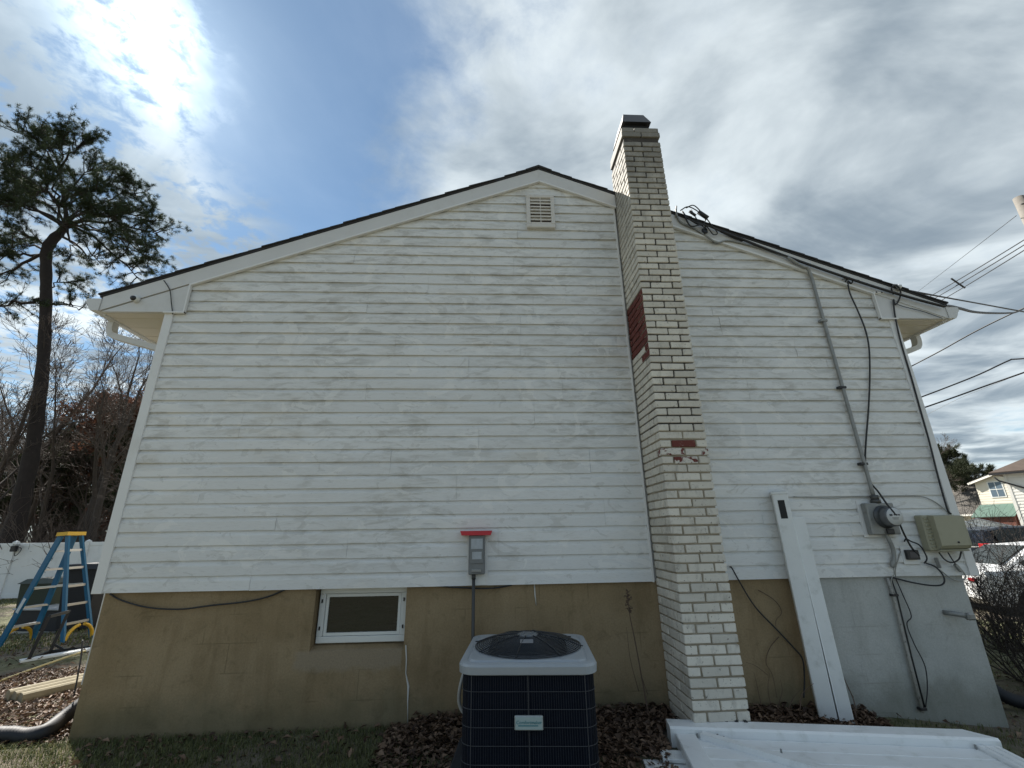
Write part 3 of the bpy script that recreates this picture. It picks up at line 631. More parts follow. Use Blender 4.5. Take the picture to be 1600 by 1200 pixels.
# small black junction on white plate
jb = empty('junction_box', (3.762,0.000,1.182), 'small black junction box on a white plate beside the beige box', 'junction box')
m = MB(); m.box((3.625, -.03, 1.095), (3.775, -.019, 1.245), bev=.004); m.build('plate', TRIMW, jb)
m = MB(); m.box((3.645, -.062, 1.135), (3.755, -.03, 1.215), bev=.004); m.build('box', BLACKM, jb)
m = MB(); m.box((3.665, -.064, 1.152), (3.735, -.062, 1.196)); m.build('label_plate', plain('dark_label', (.05, .05, .06), .3), jb)
# cables on the right part of the wall
m = MB(); m.tube(cat_rom([(3.808,-0.060,3.915), (3.842,-0.075,3.953), (3.882,-0.070,3.925), (3.866,-0.060,3.892), (3.837,-0.060,3.915), (3.830,-0.050,3.781), (3.864,-0.045,3.577), (3.890,-0.040,3.357), (3.870,-0.040,3.140), (3.788,-0.040,2.827), (3.680,-0.040,2.496), (3.566,-0.040,2.181), (3.500,-0.040,1.970), (3.482,-0.045,1.834), (3.525,-0.070,1.716), (3.468,-0.190,1.597), (3.511,-0.200,1.499), (3.610,-0.120,1.356), (3.690,-0.070,1.238), (3.748,-0.060,1.169)], 6), .0075, 8); m.build('coax_cable', BLACKR, None, 'long black cable hanging from the right rake past the meter to the junction', 'cable')
m = MB(); m.tube(cat_rom([(4.302,-0.060,3.765), (4.272,-0.090,3.825), (4.327,-0.100,3.851), (4.360,-0.090,3.787), (4.347,-0.060,3.704), (4.297,-0.050,3.648), (4.283,-0.060,3.703), (4.257,-0.050,3.541), (4.236,-0.045,3.321), (4.230,-0.040,3.107), (4.224,-0.040,2.828), (4.210,-0.040,2.495), (4.197,-0.040,2.178), (4.171,-0.040,1.817), (4.163,-0.040,1.559), (4.184,-0.040,1.513)], 6), .0075, 8); m.build('corner_cable', BLACKR, None, 'black cable looped at the bracket and running down the right corner board', 'cable')
m = MB(); m.tube(cat_rom([(4.292,-0.052,3.662), (4.377,-0.055,3.623), (4.563,-0.052,3.573), (4.763,-0.052,3.492)], 6), .004, 6); m.build('eave_wire', BLACKR, None, 'thin dark wire along the right rake board toward the gutter', 'wire')
def cable(name, pts, r, label, m_=BLACKR): MB().tube(cat_rom(pts, 6), r, 7).build(name, m_, None, label, 'cable')
cable('jumper_cable', [(3.677,-0.030,1.285), (3.683,-0.050,1.307), (3.714,-0.060,1.285), (3.771,-0.070,1.253), (3.800,-0.070,1.179), (3.808,-0.060,1.136), (3.784,-0.050,1.105)], .006, 'short black cable looping over the small black junction box')
cable('hanging_loop', [(3.801,-0.050,1.105), (3.859,-0.070,1.074), (3.884,-0.090,1.004), (3.864,-0.090,0.944), (3.787,-0.070,0.928), (3.643,-0.030,0.952), (3.487,-0.012,0.994)], .0065, 'black cable hanging in a loop below the beige utility box')
cable('box_lead', [(3.948,-0.050,1.191), (3.971,-0.060,1.133), (4.027,-0.060,1.107), (4.100,-0.060,1.131), (4.146,-0.060,1.194)], .006, 'black U shaped lead under the beige utility box')
cable('box_lead', [(4.031,-0.050,1.190), (4.038,-0.060,1.138), (4.071,-0.050,1.084), (4.093,-0.050,1.048)], .005, 'short black lead dropping from the beige box to a splitter')
cable('grey_lead', [(3.826,-0.030,1.103), (3.897,-0.045,1.061), (3.992,-0.040,0.982), (4.075,-0.035,0.955), (4.122,-0.035,0.969), (4.140,-0.035,1.005), (4.091,-0.045,1.079)], .0055, 'pale grey lead curving near the right corner of the siding', GREYC)
cable('grey_feed', [(3.899,-0.022,1.676), (3.992,-0.030,1.663), (4.082,-0.030,1.617), (4.155,-0.030,1.542), (4.176,-0.030,1.497)], .005, 'thin grey cable running from the siding to the beige box', GREYC)
cable('grey_riser', [(3.616,-0.030,1.201), (3.582,-0.030,1.149), (3.524,-0.030,1.056), (3.522,-0.012,0.978)], .004, 'thin grey wire dropping from the junction plate to the foundation', GREYC)
cable('siding_wire', [(2.749,-0.030,1.682), (2.882,-0.028,1.675), (3.110,-0.026,1.667), (3.386,-0.026,1.676), (3.897,-0.024,1.676)], .0045, 'thin grey wire running along one siding lap left of the meter', GREYC)
for a, b in (((3.903,-0.050,1.145), (3.921,-0.040,1.066)), ((4.061,-0.050,1.090), (4.099,-0.050,1.032))):
    m = MB(); m.bar(a, b, .024, .02); m.build('cable_splitter', GALV, None, 'small grey cable splitter hanging left of the other under the beige box' if a[0] < 4.0 else 'small grey cable splitter hanging by the right corner board', 'splitter')
# service drop gear on the right roof edge
wh = empty('service_splice', (2.263,-0.070,4.702), 'tangle of black service wires and splices on the roof edge by chimney', 'splice')
m = MB(); m.tube([(2.058,-0.062,4.721), (2.085,-0.062,4.861)], .008, 6); m.build('mast', GALV, wh)
Ls = [[(1063,329), (1075,324), (1090,330), (1102,342), (1096,352), (1080,345), (1068,333), (1064,329)], [(1066,330), (1078,336), (1090,348), (1106,352), (1120,360), (1135,366)], [(1072,325), (1084,322), (1098,334), (1112,352), (1121,364), (1115,366), (1104,352), (1090,346)], [(1068,334), (1080,352), (1096,350), (1110,354), (1128,363)], [(1080,328), (1088,340), (1094,350), (1104,356)]]
for k, L in enumerate([[(2.116,-0.070,4.794), (2.200,-0.090,4.831), (2.295,-0.100,4.764), (2.372,-0.090,4.671), (2.322,-0.080,4.593), (2.215,-0.080,4.650), (2.148,-0.070,4.760)], [(2.131,-0.080,4.777), (2.184,-0.090,4.667), (2.276,-0.090,4.609), (2.393,-0.080,4.586), (2.505,-0.070,4.537), (2.626,-0.065,4.468), (2.761,-0.062,4.406)], [(2.181,-0.080,4.822), (2.263,-0.100,4.842), (2.342,-0.110,4.722), (2.425,-0.100,4.579), (2.486,-0.080,4.495), (2.433,-0.080,4.477), (2.371,-0.090,4.569), (2.264,-0.090,4.626)], [(2.136,-0.090,4.734), (2.186,-0.100,4.565), (2.311,-0.100,4.585), (2.427,-0.090,4.562), (2.559,-0.070,4.513), (2.696,-0.065,4.452)], [(2.242,-0.070,4.805), (2.261,-0.090,4.703), (2.304,-0.090,4.601), (2.371,-0.080,4.543)], [(2.358,-0.080,4.593), (2.372,-0.070,4.517), (2.338,-0.070,4.483)]]):
    m = MB(); m.tube(cat_rom(L, 5), .0085 if k in (1, 3) else .0065, 6); m.build('wire', BLACKR, wh)
m = MB(); m.tube([(2.301,-0.100,4.756), (2.397,-0.100,4.672)], .024, 8); m.build('splice_sleeve', BLACKR, wh)
m = MB(); m.tube([(2.206,-0.090,4.770), (2.270,-0.090,4.711)], .015, 8); m.build('splice_sleeve', BLACKR, wh)
m = MB(); q = Vector((2.358,-0.060,4.533)); m.box(q-Vector((.03, .015, .03)), q+Vector((.03, .015, .03)), bev=.008); m.build('clamp', BLACKM, wh)
m = MB(); m.tube(cat_rom([(2.543,-0.075,4.517), (2.757,-0.075,4.421), (3.020,-0.075,4.294), (3.540,-0.078,4.066), (4.055,-0.080,3.859), (4.501,-0.085,3.699), (4.793,-0.090,3.608)], 5), .014, 7); m.build('service_cable', BLACKR, None, 'thick black service cable lying along the right roof edge', 'cable')
br = empty('wall_bracket', (4.388,-0.060,3.860), 'small metal cable bracket on top of the right roof edge', 'bracket')
m = MB(); q = Vector((4.360,-0.070,3.822)); m.tube([q, q+Vector((.0, 0, .06))], .009, 6); m.bar(q+Vector((-.04, 0, .055)), q+Vector((.05, 0, .045)), .02, .012); m.build('hook', GALV, br)
m = MB(); m.lathe([(.02, -.02), (.03, -.005), (.03, .005), (.02, .02)], q+Vector((.01, -.005, .025)), (1, 0, .1), 10); m.build('insulator', plain('porcelain', (.55, .56, .55), .3), br)
bp = empty('anchor_plate', (4.154,-0.050,3.792), 'small white bolted plate on the right rake board', 'plate')
m = MB(); q = Vector((4.154,-0.050,3.792)); m.box(q+Vector((-.055, -.004, -.014)), q+Vector((.055, .004, .014)), bev=.003); m.build('plate', TRIMW, bp)
for s in (-1, 1): m = MB(); m.lathe([(.008, 0), (.008, .005), (0, .007)], q+Vector((s*.03, -.004, 0)), (0, -1, 0), 8); m.build('bolt', BLACKM, bp)
m = MB(); q = Vector((3.838,-0.060,3.947)); m.bar(q+Vector((-.06, 0, -.006)), q+Vector((.02, -.015, .006)), .012, .012); m.lathe([(.012, 0), (.02, .004), (.02, .012), (0, .014)], q, (0, -1, 0), 10); m.build('cable_hook', GALV, None, 'small metal hook holding the long black cable on the right rake', 'hook')

# ------------------------------------------------------------------ air conditioner
ac = empty('air_conditioner', (.215, -.80, .0), 'dark outdoor air conditioner unit with pale grey top and round fan guard', 'air conditioner')
ACN = plain('dark_navy_coil', (.006, .009, .018), .8, var=.3, sc_=30, spec=.15)
ACW = plain('dark_grey_wire_guard', (.020, .023, .032), .6, .0, var=.25, sc_=30, spec=.2)
ACG = plain('pale_grey_sheet_metal', (.33, .36, .385), .38, .1, var=.05, sc_=5, dirt=((.27, .28, .27), .35))
ARZ = Matrix.Rotation(R_(-5.0), 3, 'Z'); ACC = Vector((.242, -.815, 0)); AH = .385; ZT = .715
def acp(x, y, z): return ACC+ARZ @ Vector((x, y, z))
def rsq(h, r, n=6):
    P = []
    for (sx_, sy_, a0) in ((1, 1, 0), (-1, 1, 90), (-1, -1, 180), (1, -1, 270)):
        for k in range(n+1): a = R_(a0+90*k/n); P.append((sx_*(h-r)+r*math.cos(a), sy_*(h-r)+r*math.sin(a)))
    return P
def ring(mb, prof, smooth=False, mi=0, close=True):
    """prof: list of (half size, corner radius, z)"""
    n = len(rsq(1, .1)); V = []; F = []
    for (h, r, z) in prof: V += [acp(x, y, z) for x, y in rsq(h, r)]
    for i in range(len(prof)-1):
        for k in range(n): F.append((i*n+k, i*n+(k+1) % n, (i+1)*n+(k+1) % n, (i+1)*n+k))
    if close: F += [tuple(range((len(prof)-1)*n, len(prof)*n))]
    mb.add(V, F, mi, smooth)
m = MB(); m.box((.215-.46, -.80-.46, .02), (.215+.44, -.80+.42, .085), rz=R_(-5), bev=.012); m.build('pad', plain('dark_pad', (.02, .026, .035), .6), ac)
m = MB(); ring(m, [(AH-.035, .07, .10), (AH-.035, .07, ZT-.055)]); m.build('coil', ACN, ac)
m = MB(); ring(m, [(AH-.002, .085, .085), (AH-.002, .085, .13), (AH-.03, .07, .13)], close=False); m.build('base_pan', ACG, ac)
gr = MB(); hh = AH-.014; n_w = 46
def gw(a, b, w): gr.bar(acp(*a), acp(*b), w, w)
for k in range(n_w):
    u = -hh+.07+(2*hh-.14)*k/(n_w-1)+rng.uniform(-.0012, .0012); w = .0028
    for (a, b) in (((u, -hh), None), ((u, hh), None), ((-hh, u), None), ((hh, u), None)): gw((a[0], a[1], .12), (a[0], a[1], ZT-.05), w)
for cx in (-1, 1):
    for cy in (-1, 1):
        for k in range(5):
            a = R_(15*k+15); gw((cx*(hh-.075+.075*math.cos(a)), cy*(hh-.075+.075*math.sin(a)), .12), (cx*(hh-.075+.075*math.cos(a)), cy*(hh-.075+.075*math.sin(a)), ZT-.05), .0034)
gr.build('louver_guard', ACW, ac)
hb = MB()
for z in np.arange(.16, ZT-.06, .083):
    hb.tube([acp(x, y, float(z)) for x, y in rsq(AH-.010, .08, 5)]+[acp(*rsq(AH-.010, .08, 5)[0], float(z))], .0018, 5, cap=False)
for u, v in ((-AH+.07, -AH+.008), (0.0, -AH+.008), (AH-.07, -AH+.008), (-AH+.008, 0), (AH-.008, 0)): hb.bar(acp(u, v, .10), acp(u, v, ZT-.05), .005, .004)
hb.build('guard_bands', plain('grey_guard_band', (.045, .048, .055), .5, .0), ac)
m = MB(); ring(m, [(AH, .09, ZT-.060), (AH+.008, .095, ZT-.055), (AH+.010, .095, ZT-.018), (AH+.004, .09, ZT-.006), (AH-.02, .08, ZT-.002), (AH-.038, .07, ZT-.004), (AH-.044, .065, ZT+.004), (AH-.052, .06, ZT+.006)], smooth=False, close=False)
# top deck with a round opening
n = len(rsq(1, .1)); out = [acp(x, y, ZT+.006) for x, y in rsq(AH-.052, .06)]; R0 = .318; inn = []
for x, y in rsq(AH-.052, .06): a = math.atan2(y, x); inn.append(acp(R0*math.cos(a), R0*math.sin(a), ZT+.006))
inn2 = [p-Vector((0, 0, .09)) for p in inn]
m.add(out+inn+inn2, [(k, (k+1) % n, n+(k+1) % n, n+k) for k in range(n)]+[(n+k, n+(k+1) % n, 2*n+(k+1) % n, 2*n+k) for k in range(n)])
m.build('top_panel', ACG, ac)
fg = MB(); NR = 23
def dome(r): return ZT+.010+.058*(1-(r/.340)**2.4)
for k in range(NR):
    r = .075+(.336-.075)*k/(NR-1); c = [acp(r*math.cos(2*math.pi*j/40), r*math.sin(2*math.pi*j/40), dome(r)) for j in range(41)]; fg.tube(c, .0031, 5, cap=False)
for k in range(8):
    a = 2*math.pi*(k+.5)/8+.2; fg.tube([acp(r*math.cos(a), r*math.sin(a), dome(min(r, .337))+.004) for r in (.05, .10, .16, .22, .28, .33, .352)], .0035, 6)
fg.build('fan_guard', plain('black_coated_wire', (.018, .022, .028), .4, .2), ac)
m = MB(); m.lathe([(.066, -.004), (.068, .004), (.05, .008), (0, .008)], acp(0, 0, dome(.05)), (0, 0, 1), 24)
for k in range(4): a = k*math.pi/2+.6; m.lathe([(.008, .008), (.008, .012), (0, .013)], acp(.04*math.cos(a), .04*math.sin(a), dome(.05)), (0, 0, 1), 8)
m.build('motor_plate', plain('grey_motor_plate', (.16, .17, .18), .5, .3), ac)
m = MB(); m.lathe([(0, 0), (.26, 0)], acp(0, 0, ZT-.16), (0, 0, 1), 24); m.lathe([(.07, 0), (.07, .13), (0, .13)], acp(0, 0, ZT-.13), (0, 0, 1), 16)
for k in range(4):
    a = k*math.pi/2+.3; P = [acp(r*math.cos(a+da), r*math.sin(a+da), ZT-.05+dz) for r in (.06, .25) for da, dz in ((-.28, -.03), (.28, .03))]; m.add(P, [(0, 1, 3, 2)])
m.build('fan', plain('dark_fan', (.010, .014, .020), .45), ac)
m = MB(); q = acp(-.02, -.155, dome(.155)+.006); q2 = acp(.06, -.155, dome(.155)+.006); m.add([acp(-.045, -.135, dome(.135)+.006), acp(.035, -.135, dome(.135)+.006), acp(.035, -.195, dome(.195)+.006), acp(-.045, -.195, dome(.195)+.006)], [(0, 1, 2, 3)]); m.build('rating_sticker', plain('faded_sticker', (.16, .17, .19), .35, var=.3, sc_=60), ac)
bd_ = MB(); zb0 = .435; bd_.box((-.077, -AH-.008, zb0-.033), (.077, -AH+.010, zb0+.033), bev=.004)
bd_.v = [tuple(acp(*v)) for v in bd_.v]; badge = bd_.build('badge', plain('silver_badge', (.40, .44, .43), .35, .3, var=.05), ac)
b2 = MB(); b2.box((-.071, -AH-.0092, zb0-.028), (.071, -AH-.008, zb0+.028)); b2.v = [tuple(acp(*v)) for v in b2.v]; b2.build('badge_field', plain('badge_pale', (.33, .42, .42), .4), badge)
TEAL = plain('teal_print', (.015, .16, .20), .4)
text_obj('badge_lettering', 'Comfortmaker', .0225, TEAL, acp(0, -AH-.0098, zb0+.004), ARZ @ FACE, badge)
b3 = MB(); b3.box((-.057, -AH-.0101, zb0-.013), (.05, -AH-.0093, zb0-.0085)); b3.v = [tuple(acp(*v)) for v in b3.v]; b3.build('badge_stripe', TEAL, badge)
m = MB(); m.tube(cat_rom([acp(-AH-.01, .1, .62), acp(-AH-.05, .05, .50), acp(-AH-.06, .05, .40), acp(-AH-.03, .05, .34), acp(-AH+.01, .05, .34)], 6), .011, 8); m.build('refrigerant_hose', GREYC, ac)

# ------------------------------------------------------------------ vinyl fence parts against and before the wall
pa = empty('fence_post', (2.57, -.13, .02), 'tall square white vinyl fence post with cap leaning on the foundation', 'fence post')
AX = Vector((2.575, -.135, .03)); th = R_(-28); TA = Matrix.Rotation(R_(-1.5), 3, 'X') @ Matrix.Rotation(th, 3, 'Z')
def pp(x, y, z): return AX+TA @ Vector((x, y, z))
def xbox(mb, lo, hi, f, **k): b = MB().box(lo, hi, **k); mb.add([f(*v) for v in b.v], b.f)
w = .060; m = MB(); xbox(m, (-w, -w, 0), (w, w, 1.69), pp, bev=.006); m.build('shaft', WVD, pa)
m = MB(); xbox(m, (-w-.006, -w-.006, 1.665), (w+.006, w+.006, 1.69), pp, bev=.004)
m.add([pp(*v) for v in ((-w-.004, -w-.004, 1.69), (w+.004, -w-.004, 1.69), (w+.004, w+.004, 1.69), (-w-.004, w+.004, 1.69), (0, 0, 1.715))], [(0, 1, 4), (1, 2, 4), (2, 3, 4), (3, 0, 4)]); m.build('cap', WVD, pa)
m = MB(); xbox(m, (-.026, -w-.0015, 1.46), (.026, -w+.0, 1.615), pp); m.build('rail_hole_shade', plain('painted_hole_shade', (.03, .03, .03), .9), pa)  # thin dark plate on the solid face, its colour paints the shade inside the slot
rl = empty('fence_rail', (2.72, -.2, .02), 'shorter white vinyl rail standing upright in front of the tall post', 'fence rail')
BX = Vector((2.675, -.19, .0)); TB = Matrix.Rotation(R_(-2.5), 3, 'X') @ Matrix.Rotation(R_(-24), 3, 'Z')
def pq(x, y, z): return BX+TB @ Vector((x, y, z))
m = MB(); xbox(m, (-.047, -.055, 0), (.047, .055, 1.50), pq, bev=.005); m.build('shaft', WVD, rl)
m = MB(); xbox(m, (-.0475, -.0565, .0), (-.040, -.052, 1.499), pq); m.build('edge_rib', WV, rl)
# gate lying flat
gt = empty('vinyl_gate', (2.1, -1.1, 0), 'white vinyl gate panel lying flat on the ground before the chimney', 'gate')
gA = Vector((1.240,-0.370,0.150)); gB = Vector((3.071,-0.704,0.150)); gx = (gB-gA); gx.z = 0; GL = gx.length+.12; gx.normalize(); gy = Vector((gx.y, -gx.x, 0))
if gy.y > 0: gy = -gy
gz_ = Vector((0, 0, 1)); GT = .15
def gp_(u, v, z): return Vector((gA.x, gA.y, 0))+gx*u+gy*v+gz_*z
m = MB(); pr = [(0, .035), (0, .135), (.012, .15), (.135, .15), (.150, .138), (.150, .035)]
V = [gp_(u, v, z) for u in (0,) for v, z in pr]+[gp_(GL-(.11 if v < .06 else (.0)), v, z) for v, z in pr]; n = len(pr)
m.add(V, [tuple(range(n)), tuple(range(2*n-1, n-1, -1))]+[(i, (i+1) % n, n+(i+1) % n, n+i) for i in range(n)]); m.build('hinge_stile', WV, gt)
m = MB(); xbox(m, (.03, .150, .035), (.16, 1.6, .118), gp_, bev=.006); m.build('cross_rail', WV, gt)
m = MB(); xbox(m, (GL-.145, .150, .035), (GL-.02, 1.6, .118), gp_, bev=.006); m.build('cross_rail', WV, gt)
m = MB(); xbox(m, (GL-.112, .151, .115), (GL-.104, 1.6, .1215), gp_); xbox(m, (GL-.060, .151, .115), (GL-.054, 1.6, .1215), gp_); m.build('rail_rib', WV, gt)
v = .152; k = 0
while v < 1.55:
    m = MB(); xbox(m, (.16, v, .055), (GL-.145, v+.146, .098), gp_, bev=.005); m.build('board', WV, gt); v += .150; k += 1
br0, br1 = gp_(.20, .165, .115), gp_(1.45, 1.10, .115); m = MB(); m.bar(br0, br1, .055, .034); m.build('diagonal_brace', WV, gt)
for (u, v) in ((.17, .163), (.33, .19), (.30, .158), (.62, .34), (.85, .56), (GL-.16, .165)):
    m = MB(); c_ = gp_(u, v, .118); m.lathe([(.006, -.02), (.006, .004), (0, .006)], c_, (0, 0, 1), 8); m.build('screw', BLACKM if k % 2 else GALV, gt)
hg = MB(); 
for u in (.40, .47, .53): xbox(hg, (u-.012, -.012, .10), (u+.012, .03, .158), gp_, bev=.004)
hg.tube([gp_(.36, -.02, .16), gp_(.56, -.02, .155)], .009, 8); xbox(hg, (.37, -.03, .145), (.41, .02, .20), gp_, bev=.006); hg.build('hinge', BLACKM, gt)
for i, (u0, v0, z0, a) in enumerate(((-.10, .28, .07, .02), (-.22, .36, .045, -.05), (-.16, .50, .022, .06))):
    m = MB(); xbox(m, (u0, v0, z0-.018), (u0+.7, v0+.13, z0+.002), lambda x, y, z: gp_(u0+(x-u0)*math.cos(a)-(y-v0)*math.sin(a), v0+(x-u0)*math.sin(a)+(y-v0)*math.cos(a), z), bev=.003)
    m.build('loose_plank', WVD, None, ('white plank sticking out left of the gate, topmost of the pile', 'white plank in the middle of the pile under the gate', 'white plank lowest of the pile under the gate')[i], 'plank', 'planks under the gate')

# ------------------------------------------------------------------ yard on the left
def gz(x, y, dz=0): return (x, y, ground_z(x, y)+dz)
FEN = plain('white_vinyl_fence', (.74, .75, .745), .4, var=.05, sc_=2, dirt=((.5, .5, .46), .3))
FY = 13.0
fe = empty('vinyl_fence', (-17, FY, -.45), 'white vinyl privacy fence closing the yard behind the ladder', 'fence')
fz0, fz1 = -.45, 1.30; px_ = -26.0; k = 0
while px_ < -8:
    m = MB(); m.box((px_-.065, FY-.065, fz0-.2), (px_+.065, FY+.065, fz1+.05)); m.add([(px_+a*.07, FY+b*.07, fz1+.05) for a, b in ((-1, -1), (1, -1), (1, 1), (-1, 1))]+[(px_, FY, fz1+.11)], [(0, 1, 4), (1, 2, 4), (2, 3, 4), (3, 0, 4), (0, 3, 2, 1)]); m.build('post', FEN, fe)
    m = MB(); m.box((px_+.065, FY-.025, fz1-.10), (px_+2.335, FY+.025, fz1+.02), bev=.006); m.build('top_rail', FEN, fe)
    m = MB(); m.box((px_+.065, FY-.025, fz0+.03), (px_+2.335, FY+.025, fz0+.17), bev=.006); m.build('bottom_rail', FEN, fe)
    for j in range(13):
        m = MB(); x = px_+.066+j*.1746; m.box((x, FY-.011, fz0+.17), (x+.1725, FY+.011, fz1-.10)); m.build('board', FEN, fe)
    px_ += 2.4
# lamp on the fence post
fl = empty('fence_camera', (-16.172,12.850,1.168), 'small dark security light strapped to the white fence post', 'light')
q = Vector((-16.257,12.880,1.148)); m = MB(); m.box(q-Vector((.10, .09, .10)), q+Vector((.06, .05, .09)), bev=.02); m.build('housing', BLACKM, fl)
m = MB(); m.box(q+Vector((-.04, -.1, .10)), q+Vector((.10, .04, .14)), bev=.01); m.build('panel', GALV, fl)
m = MB(); m.tube(cat_rom([q+Vector((.05, -.03, .02)), q+Vector((.16, -.05, .04)), q+Vector((.24, -.04, -.03)), q+Vector((.16, -.04, -.20)), q+Vector((.08, -.04, -.22)), q+Vector((.05, -.03, -.05))], 5), .012, 6); m.build('wire', BLACKR, fl)

# stepladder
BLUE = plain('blue_fibreglass', (.010, .125, .25), .4, var=.12, sc_=5); YEL = plain('yellow_plastic', (.72, .42, .03), .45, var=.1); ALU = plain('aluminium', (.55, .55, .54), .35, .6, var=.1)
la = empty('stepladder', (-6.9, 3.9, -.1), 'blue fibreglass stepladder with yellow top and feet by the left corner', 'ladder')
F1 = Vector((-7.427,3.916,-0.124)); F2 = F1+Vector((.06, .45, .0)); B1 = Vector((-6.335,3.714,-0.065)); B2 = B1+Vector((.04, .45, 0))
T1 = Vector((-6.770,3.720,1.477)); T1b = T1+Vector((.03, .0, 0)); T2 = T1+Vector((.0, .24, 0)); T2b = T2+Vector((.03, .0, 0))
fx = (B1-F1).normalized()
for a, b in ((F1, T1-fx*.06), (F2, T2-fx*.06)):
    m = MB(); m.bar(a, b, .028, .085, upv=fx); m.build('front_rail', BLUE, la)
for a, b in ((B1, T1+fx*.06), (B2, T2+fx*.06)):
    m = MB(); m.bar(a, b, .03, .06, upv=fx); m.build('rear_rail', BLUE, la)
for k in range(5):
    t = .17+.17*k; a, b = F1.lerp(T1-fx*.06, t), F2.lerp(T2-fx*.06, t); m = MB(); m.bar(a, b, .085, .028); m.build('step', ALU, la)
    a, b = B1.lerp(T1+fx*.06, t), B2.lerp(T2+fx*.06, t); m = MB(); m.bar(a, b, .02, .035); m.build('brace', ALU, la)
for s, (a, b, c, d) in enumerate(((F1, T1, B1, T1), (F2, T2, B2, T2))):
    m = MB(); m.bar(a.lerp(b, .52), c.lerp(d, .52), .012, .022); m.build('spreader', ALU, la)
tc_ = (T1+T2)/2; m = MB(); d_ = (T2-T1).normalized(); Pq = []
for z, e1, e2 in ((0, .15, .085), (.055, .14, .075)):
    for a, b in ((-1, -1), (1, -1), (1, 1), (-1, 1)): Pq.append(tc_+d_*a*((T2-T1).length/2+.05)+fx*b*(e1*.70)+Vector((0, 0, z-.01)))
m.add(Pq, [(0, 3, 2, 1), (4, 5, 6, 7), (0, 1, 5, 4), (1, 2, 6, 5), (2, 3, 7, 6), (3, 0, 4, 7)]); m.build('top_cap', YEL, la)
for a, b, t_ in ((F1, F2, T1), (F2, F1, T2), (B1, B2, T1), (B2, B1, T2)):
    m = MB(); m.tube(cat_rom([a+Vector((0, 0, .005)), a.lerp(b, .08)+Vector((0, 0, .12)), a.lerp(b, .25)+Vector((0, 0, .20)), a.lerp(b, .42)+Vector((0, 0, .23))], 4), .024, 6); m.build('foot_brace', YEL, la)
m = MB(); p_ = F1.lerp(T1-fx*.06, .30); u_ = (T1-F1).normalized(); m.bar(p_-Vector((0, .018, 0)), p_+u_*.22-Vector((0, .018, 0)), .004, .05, upv=fx); m.build('label_strip', plain('ladder_label', (.62, .66, .68), .4, var=.2, sc_=40), la)
# black bin, bench and stand behind it
BPL = plain('black_plastic', (.010, .011, .015), .62, var=.2)
tbn = empty('trash_bin', (-7.35, 5.6, -.15), 'black wheeled trash bin standing behind the ladder at the corner', 'bin')
def taper(mb, c, w0, d0, w1, d1, z0, z1):
    P = [(c[0]+a*w0/2, c[1]+b*d0/2, z0) for a, b in ((-1, -1), (1, -1), (1, 1), (-1, 1))]+[(c[0]+a*w1/2, c[1]+b*d1/2, z1) for a, b in ((-1, -1), (1, -1), (1, 1), (-1, 1))]
    mb.add(P, [(0, 3, 2, 1), (4, 5, 6, 7), (0, 1, 5, 4), (1, 2, 6, 5), (2, 3, 7, 6), (3, 0, 4, 7)])
bc = Vector((-7.28, 5.2, ground_z(-7.28, 5.2)))
m = MB(); taper(m, bc, .48, .55, .60, .70, bc.z+.06, bc.z+1.02); m.build('body', BPL, tbn)
m = MB(); taper(m, bc+Vector((0, -.02, 0)), .66, .78, .60, .70, bc.z+1.02, bc.z+1.10); m.build('lid', BPL, tbn)
for s in (-1, 1): m = MB(); m.lathe([(.03, -.03), (.11, -.03), (.12, -.02), (.12, .02), (.11, .03), (.03, .03)], bc+Vector((s*.27, .27, .12)), (1, 0, 0), 16); m.build('wheel', BPL, tbn)
tb2 = empty('recycling_bin', (-8.3, 5.6, -.2), 'low dark green bin behind the ladder left of the black bin', 'bin')
b2c = Vector((-8.75, 6.0, ground_z(-8.75, 6.0))); DGR = plain('dark_green_plastic', (.016, .03, .02), .5)
m = MB(); taper(m, b2c, .5, .5, .6, .6, b2c.z, b2c.z+.82); m.build('body', DGR, tb2)
m = MB(); taper(m, b2c, .66, .66, .5, .5, b2c.z+.82, b2c.z+.90); m.build('lid', DGR, tb2)
be = empty('storage_bench', (-8.0, 4.6, -.15), 'low black storage bench with pale top edge behind the ladder', 'bench')
c0 = Vector((-8.737,5.398,-0.208)); c1 = Vector((-7.486,5.201,-0.128)); dv = (c1-c0); dv.z = 0; L_ = dv.length; dv.normalize(); nv = Vector((-dv.y, dv.x, 0)); zb_ = min(c0.z, c1.z)
def bq(u, v, z): return Vector((c0.x, c0.y, zb_))+dv*u+nv*v+Vector((0, 0, z))
m = MB(); xbox(m, (0, 0, .06), (L_, .55, .40), bq, bev=.01); m.build('box', BPL, be)
m = MB(); xbox(m, (-.02, -.02, .40), (L_+.02, .57, .43), bq, bev=.006); m.build('lid', plain('pale_grey_lid', (.42, .43, .44), .3, var=.15), be)
m = MB(); xbox(m, (-.01, -.03, .02), (L_, .0, .06), bq); m.build('skid', ALU, be)
for u in (.08, L_-.08): m = MB(); xbox(m, (u-.03, .02, 0), (u+.03, .5, .06), bq); m.build('foot', BPL, be)
st = empty('metal_stand', (-5.9, 2.8, -.05), 'thin black metal stand in front of the stepladder', 'stand')
s1, s2, s3 = Vector((-5.818,2.631,-0.042)), Vector((-5.960,3.080,-0.048)), Vector((-5.646,3.267,-0.036))
for a, h in ((s1, .50), (s2, .50)):
    m = MB(); m.bar(a, a+Vector((.06, .05, h)), .035, .035); m.build('leg', BLACKM, st)
m = MB(); m.bar(s1+Vector((0, 0, .02)), s2+Vector((0, 0, .02)), .035, .03); m.build('foot_bar', BLACKM, st)
m = MB(); m.bar(s2+Vector((.0, 0, .02)), s3+Vector((.2, 0.05, .02)), .035, .035); m.build('foot_bar', BLACKM, st)
